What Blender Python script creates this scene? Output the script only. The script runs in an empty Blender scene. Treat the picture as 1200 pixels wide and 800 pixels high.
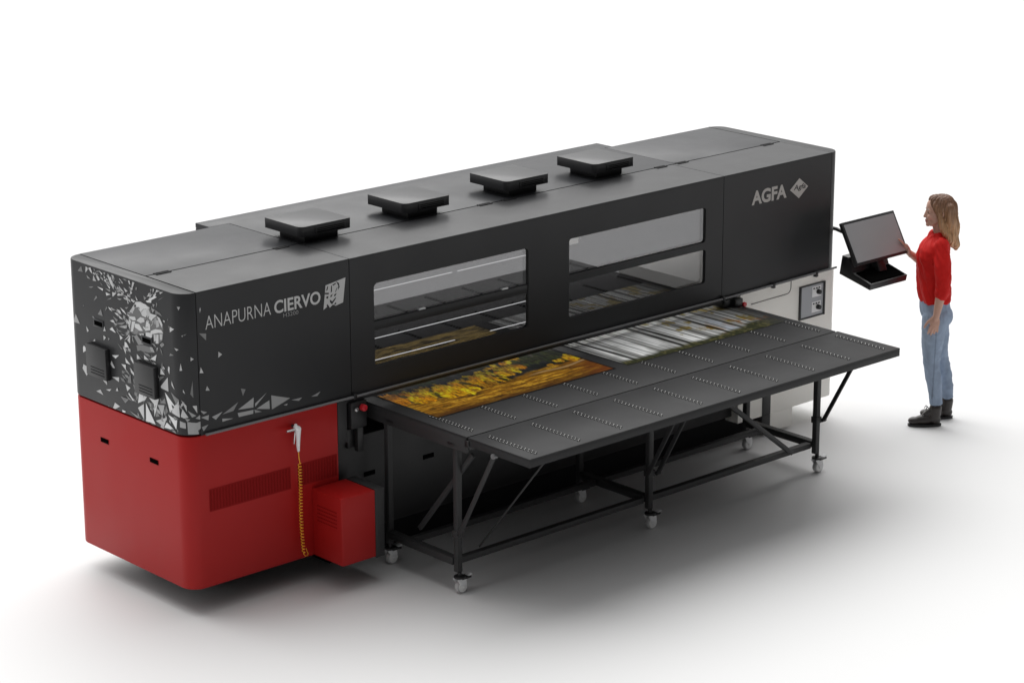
import bpy, bmesh, math, random, json
from mathutils import Vector, Matrix
import numpy as np

SC = bpy.context.scene
COL = SC.collection
PI = math.pi
random.seed(7)

# ------------------------------------------------------------------ helpers
def merge(bm, tmp):
    me = bpy.data.meshes.new('t'); tmp.to_mesh(me); tmp.free()
    bm.from_mesh(me); bpy.data.meshes.remove(me)

def box(bm, x0, x1, y0, y1, z0, z1, bev=0.003, mi=0, seg=2, M=None):
    t = bmesh.new()
    bmesh.ops.create_cube(t, size=1)
    for v in t.verts:
        v.co = Vector((x0+(v.co.x+.5)*(x1-x0), y0+(v.co.y+.5)*(y1-y0), z0+(v.co.z+.5)*(z1-z0)))
    if bev > 0:
        b = min(bev, .45*min(x1-x0, y1-y0, z1-z0))
        bmesh.ops.bevel(t, geom=list(t.edges), offset=b, segments=seg, profile=.5, affect='EDGES')
    if M is not None:
        t.transform(M)
    for f in t.faces: f.material_index = mi
    merge(bm, t)

def prism(bm, pts, z0, z1, bev=0.0, mi=0, M=None, vbev=False):
    """polygon in x,y extruded in z; bev rounds the top and bottom rims"""
    t = bmesh.new()
    vs = [t.verts.new((p[0], p[1], z0)) for p in pts]
    f = t.faces.new(vs)
    r = bmesh.ops.extrude_face_region(t, geom=[f])
    for v in [g for g in r['geom'] if isinstance(g, bmesh.types.BMVert)]:
        v.co.z = z1
    bmesh.ops.recalc_face_normals(t, faces=t.faces)
    if bev > 0:
        ed = [e for e in t.edges if abs(e.verts[0].co.z-e.verts[1].co.z) < 1e-6]
        if vbev: ed = list(t.edges)
        bmesh.ops.bevel(t, geom=ed, offset=bev, segments=2, profile=.5, affect='EDGES')
    if M is not None: t.transform(M)
    for f in t.faces: f.material_index = mi
    merge(bm, t)

def cyl(bm, p0, p1, r0, r1=None, seg=20, mi=0, bev=0.0, M=None):
    p0 = Vector(p0); p1 = Vector(p1); r1 = r0 if r1 is None else r1
    d = p1-p0
    t = bmesh.new()
    bmesh.ops.create_cone(t, cap_ends=True, segments=seg, radius1=r0, radius2=r1, depth=d.length)
    if bev > 0:
        ed = [e for e in t.edges if abs(e.verts[0].co.z-e.verts[1].co.z) < 1e-6]
        bmesh.ops.bevel(t, geom=ed, offset=bev, segments=2, profile=.5, affect='EDGES')
    q = Vector((0, 0, 1)).rotation_difference(d.normalized()).to_matrix().to_4x4()
    t.transform(Matrix.Translation((p0+p1)/2) @ q)
    if M is not None: t.transform(M)
    for f in t.faces: f.material_index = mi
    merge(bm, t)

def ball(bm, c, r, rot=None, seg=20, mi=0):
    t = bmesh.new()
    bmesh.ops.create_uvsphere(t, u_segments=seg, v_segments=max(6, seg//2+2), radius=1)
    r = (r, r, r) if isinstance(r, (int, float)) else r
    m = Matrix.Diagonal((r[0], r[1], r[2], 1))
    if rot is not None: m = rot.to_4x4() @ m
    t.transform(Matrix.Translation(Vector(c)) @ m)
    for f in t.faces: f.material_index = mi
    merge(bm, t)

def bar(bm, p0, p1, w, h, bev=.002, mi=0, up=(0, 0, 1)):
    """rectangular bar from p0 to p1, w across, h along up"""
    p0 = Vector(p0); p1 = Vector(p1); d = p1-p0; L = d.length; z = d.normalized()
    u = Vector(up)
    if abs(u.dot(z)) > .98: u = Vector((0, 1, 0))
    x = u.cross(z).normalized(); y = z.cross(x)
    M = Matrix((x, y, z)).transposed().to_4x4(); M.translation = p0
    box(bm, -w/2, w/2, -h/2, h/2, 0, L, bev, mi, M=M)

def tube(bm, pts, r, seg=8, mi=0):
    pts = [Vector(p) for p in pts]
    t = bmesh.new(); rings = []
    prev = None
    for i, p in enumerate(pts):
        a = pts[max(i-1, 0)]; b = pts[min(i+1, len(pts)-1)]
        d = (b-a).normalized()
        if prev is None:
            n = d.orthogonal().normalized()
        else:
            n = (prev - d*prev.dot(d)).normalized()
        prev = n; m = d.cross(n)
        rr = r[i] if isinstance(r, (list, tuple)) else r
        rings.append([t.verts.new(p + (n*math.cos(2*PI*k/seg) + m*math.sin(2*PI*k/seg))*rr) for k in range(seg)])
    for i in range(len(rings)-1):
        for k in range(seg):
            t.faces.new((rings[i][k], rings[i][(k+1) % seg], rings[i+1][(k+1) % seg], rings[i+1][k]))
    t.faces.new(rings[0][::-1]); t.faces.new(rings[-1])
    for f in t.faces: f.material_index = mi
    merge(bm, t)

def seg_chain(bm, chain, seg=16):
    """tapered limb through (point, radius) pairs, closed pieces that overlap"""
    for i, (p, r) in enumerate(chain):
        ball(bm, p, r, seg=seg)
        if i: cyl(bm, chain[i-1][0], p, chain[i-1][1], r, seg=seg)

def finish(me, ang=35):
    for p in me.polygons: p.use_smooth = True
    me.set_sharp_from_angle(angle=math.radians(ang))

def obj(name, bm, mats, parent=None, ang=35, M=None):
    me = bpy.data.meshes.new(name)
    if isinstance(bm, bpy.types.Mesh):
        me = bm; me.name = name
    else:
        bm.to_mesh(me); bm.free()
    for m in (mats if isinstance(mats, (list, tuple)) else [mats]): me.materials.append(m)
    finish(me, ang)
    o = bpy.data.objects.new(name, me); COL.objects.link(o)
    if parent is not None: o.parent = parent
    if M is not None: o.matrix_basis = M
    return o

def tag(o, label=None, cat=None, group=None, kind=None):
    if label: o['label'] = label
    if cat: o['category'] = cat
    if group: o['group'] = group
    if kind: o['kind'] = kind
    return o

def thing(name, label, cat, loc=(0, 0, 0), rz=0, group=None):
    o = bpy.data.objects.new(name, None); COL.objects.link(o)
    o.location = loc; o.rotation_euler = (0, 0, rz); o.empty_display_size = .2
    return tag(o, label, cat, group)

def B(): return bmesh.new()

def remeshed(bm, voxel, smooth=6, disp=None):
    me = bpy.data.meshes.new('src'); bm.to_mesh(me); bm.free()
    o = bpy.data.objects.new('src', me); COL.objects.link(o)
    m = o.modifiers.new('r', 'REMESH'); m.mode = 'VOXEL'; m.voxel_size = voxel; m.use_smooth_shade = True
    if smooth:
        s = o.modifiers.new('s', 'SMOOTH'); s.iterations = smooth; s.factor = .5
    dg = bpy.context.evaluated_depsgraph_get(); dg.update()
    out = bpy.data.meshes.new_from_object(o.evaluated_get(dg))
    bpy.data.objects.remove(o); bpy.data.meshes.remove(me)
    if disp is not None:
        n = len(out.vertices)
        co = np.empty(n*3, np.float32); out.vertices.foreach_get('co', co); co = co.reshape(-1, 3)
        no = np.empty(n*3, np.float32); out.vertices.foreach_get('normal', no); no = no.reshape(-1, 3)
        out.vertices.foreach_set('co', disp(co, no).astype(np.float32).ravel()); out.update()
    return out

def coords(me):
    co = np.empty(len(me.vertices)*3, np.float32); me.vertices.foreach_get('co', co)
    return co.reshape(-1, 3)

def paint(me, rgb):
    a = me.color_attributes.new('paint', 'FLOAT_COLOR', 'POINT')
    c = np.ones((len(me.vertices), 4), np.float32); c[:, :3] = rgb
    a.data.foreach_set('color', c.ravel())

# ------------------------------------------------------------------ materials
def mat(name, rgb, rough=.5, metal=0, spec=.5, bump=0, bscale=400, rvar=0, cvar=0, coat=0, attr=None, vscale=3):
    m = bpy.data.materials.new(name); m.use_nodes = True
    nt = m.node_tree; N = nt.nodes; L = nt.links
    b = N['Principled BSDF']
    b.inputs['Base Color'].default_value = (*rgb, 1)
    b.inputs['Roughness'].default_value = rough
    b.inputs['Metallic'].default_value = metal
    b.inputs['Specular IOR Level'].default_value = spec
    b.inputs['Coat Weight'].default_value = coat
    tc = N.new('ShaderNodeTexCoord')
    if attr:
        a = N.new('ShaderNodeAttribute'); a.attribute_name = attr
        L.new(a.outputs['Color'], b.inputs['Base Color'])
    if rvar or cvar:
        n = N.new('ShaderNodeTexNoise'); n.inputs['Scale'].default_value = vscale; n.inputs['Detail'].default_value = 6
        L.new(tc.outputs['Object'], n.inputs['Vector'])
        if rvar:
            mr = N.new('ShaderNodeMapRange'); mr.inputs['From Min'].default_value = .3; mr.inputs['From Max'].default_value = .7
            mr.inputs['To Min'].default_value = rough-rvar; mr.inputs['To Max'].default_value = rough+rvar
            L.new(n.outputs['Fac'], mr.inputs['Value']); L.new(mr.outputs['Result'], b.inputs['Roughness'])
        if cvar and not attr:
            mx = N.new('ShaderNodeMix'); mx.data_type = 'RGBA'
            mx.inputs['A'].default_value = (*[c*(1-cvar) for c in rgb], 1); mx.inputs['B'].default_value = (*[min(1, c*(1+cvar)) for c in rgb], 1)
            L.new(n.outputs['Fac'], mx.inputs['Factor']); L.new(mx.outputs['Result'], b.inputs['Base Color'])
    if bump:
        n2 = N.new('ShaderNodeTexNoise'); n2.inputs['Scale'].default_value = bscale; n2.inputs['Detail'].default_value = 3
        L.new(tc.outputs['Object'], n2.inputs['Vector'])
        bp = N.new('ShaderNodeBump'); bp.inputs['Strength'].default_value = bump; bp.inputs['Distance'].default_value = .002
        L.new(n2.outputs['Fac'], bp.inputs['Height']); L.new(bp.outputs['Normal'], b.inputs['Normal'])
    return m

ANTH = mat('anthracite_paint', (.030, .0305, .032), .36, spec=.19, bump=.06, bscale=500, rvar=.04)
ANTH2 = mat('roof_paint', (.033, .034, .037), .36, spec=.195, bump=.06, bscale=500, rvar=.05)
BLACK = mat('black_plastic', (.012, .012, .013), .42, bump=.05, bscale=600)
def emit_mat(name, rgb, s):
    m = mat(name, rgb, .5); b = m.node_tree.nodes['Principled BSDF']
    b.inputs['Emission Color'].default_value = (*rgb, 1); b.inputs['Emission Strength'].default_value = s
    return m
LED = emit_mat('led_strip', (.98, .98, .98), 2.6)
FILLM = emit_mat('interior_fill', (1, .98, .94), 14.0)  # emission for the added strip that brightens the interior
HOLE = mat('dark_gap', (.003, .003, .003), .9, spec=0)
RAILM = mat('brushed_rail', (.16, .16, .165), .4)
REDP = mat('red_paint', (.385, .011, .010), .42, spec=.22, bump=.05, bscale=500, rvar=.04)
REDD = mat('red_grille', (.255, .009, .009), .6, spec=.08)
WHITEP = mat('ivory_paint', (.92, .90, .845), .42, bump=.04, bscale=500, rvar=.05)
STEEL = mat('dark_steel', (.036, .036, .037), .48, spec=.3, bump=.06, bscale=450, rvar=.06)
TOPM = mat('table_coating', (.036, .036, .037), .5, spec=.12, bump=.05, bscale=700, rvar=.06, cvar=.08)
TYRE = mat('caster_tyre', (.55, .55, .55), .6)
CHROME = mat('bright_metal', (.62, .62, .62), .25, metal=.9)
GALV = mat('light_metal', (.85, .85, .86), .38, metal=0)
CWHITE = mat('caster_grey', (.90, .90, .89), .45, cvar=.06, vscale=40)
SILVER = mat('silver_lettering', (.50, .50, .50), .45)
LETTER = mat('warm_lettering', (.42, .40, .38), .5)
YELLOW = mat('yellow_hose', (.95, .48, .03), .35)
PLATE = mat('panel_plate', (.40, .41, .43), .4, cvar=.05)
STICK = mat('white_sticker', (.85, .85, .85), .5)
REDB = mat('red_button', (.55, .02, .03), .3)

def glass_mat():
    m = bpy.data.materials.new('tinted_glass'); m.use_nodes = True
    nt = m.node_tree; nt.nodes.clear()
    o = nt.nodes.new('ShaderNodeOutputMaterial'); mx = nt.nodes.new('ShaderNodeMixShader')
    t = nt.nodes.new('ShaderNodeBsdfTransparent'); t.inputs[0].default_value = (.42, .42, .425, 1)   # two faces: 0.18
    g = nt.nodes.new('ShaderNodeBsdfGlossy'); g.inputs['Roughness'].default_value = .03
    f = nt.nodes.new('ShaderNodeFresnel'); f.inputs[0].default_value = 1.3
    nt.links.new(f.outputs[0], mx.inputs[0]); nt.links.new(t.outputs[0], mx.inputs[1]); nt.links.new(g.outputs[0], mx.inputs[2])
    nt.links.new(mx.outputs[0], o.inputs[0])
    return m
GLASS = glass_mat()

# ------------------------------------------------------------------ floor, light, camera
bm = B()
t = bmesh.ops.create_grid(bm, x_segments=8, y_segments=8, size=150)
FLOORM = mat('white_studio_floor', (.715, .715, .715), .6, spec=.2, rvar=.05, vscale=.6)
fl = obj('floor', bm, FLOORM); fl['kind'] = 'structure'

W = bpy.data.worlds.new('World'); SC.world = W; W.use_nodes = True
wn = W.node_tree.nodes; wl = W.node_tree.links
# a studio surround: bright cove behind and above the machine, unlit studio towards the camera
wtc = wn.new('ShaderNodeTexCoord'); wdp = wn.new('ShaderNodeVectorMath'); wdp.operation = 'DOT_PRODUCT'
wdp.inputs[1].default_value = Vector((.12, .80, .59)).normalized()
wmr = wn.new('ShaderNodeMapRange'); wmr.interpolation_type = 'SMOOTHSTEP'
wmr.inputs['From Min'].default_value = -.35; wmr.inputs['From Max'].default_value = .75
wmr.inputs['To Min'].default_value = .10; wmr.inputs['To Max'].default_value = .80
wl.new(wtc.outputs['Generated'], wdp.inputs[0]); wl.new(wdp.outputs['Value'], wmr.inputs['Value'])
wl.new(wmr.outputs['Result'], wn['Background'].inputs[1]); wn['Background'].inputs[0].default_value = (1, 1, 1, 1)
sd = bpy.data.lights.new('softbox', 'SUN'); sd.energy = 3.5; sd.angle = math.radians(74); sd.color = (1, .995, .985)
so = bpy.data.objects.new('softbox', sd); COL.objects.link(so)
el, az = math.radians(55), math.radians(70)      # from behind the machine
dv = Vector((math.cos(el)*math.cos(az), math.cos(el)*math.sin(az), math.sin(el)))
so.rotation_euler = dv.to_track_quat('Z', 'Y').to_euler(); so.location = dv*12

CF, CP, CY, CR = 3035.2256, .287811547, .735294956, -.002690539
CC = Vector((-8.117793558, -11.784552951, 5.89769858))
fw = Vector((math.sin(CY)*math.cos(CP), math.cos(CY)*math.cos(CP), -math.sin(CP)))
rt = Vector((math.cos(CY), -math.sin(CY), 0)); up = rt.cross(fw)
rt, up = rt*math.cos(CR)+up*math.sin(CR), up*math.cos(CR)-rt*math.sin(CR)
cd = bpy.data.cameras.new('camera'); cd.sensor_width = 36; cd.lens = CF/1200*36; cd.clip_end = 500
co_ = bpy.data.objects.new('camera', cd); COL.objects.link(co_); SC.camera = co_
M = Matrix((rt, up, -fw)).transposed().to_4x4(); M.translation = CC; co_.matrix_world = M
SC.view_settings.view_transform = 'Standard'; SC.view_settings.look = 'None'
SC.view_settings.exposure = 0; SC.view_settings.gamma = 1; SC.view_settings.use_curve_mapping = False
SC.cycles.max_bounces = 8; SC.cycles.transparent_max_bounces = 16

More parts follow.
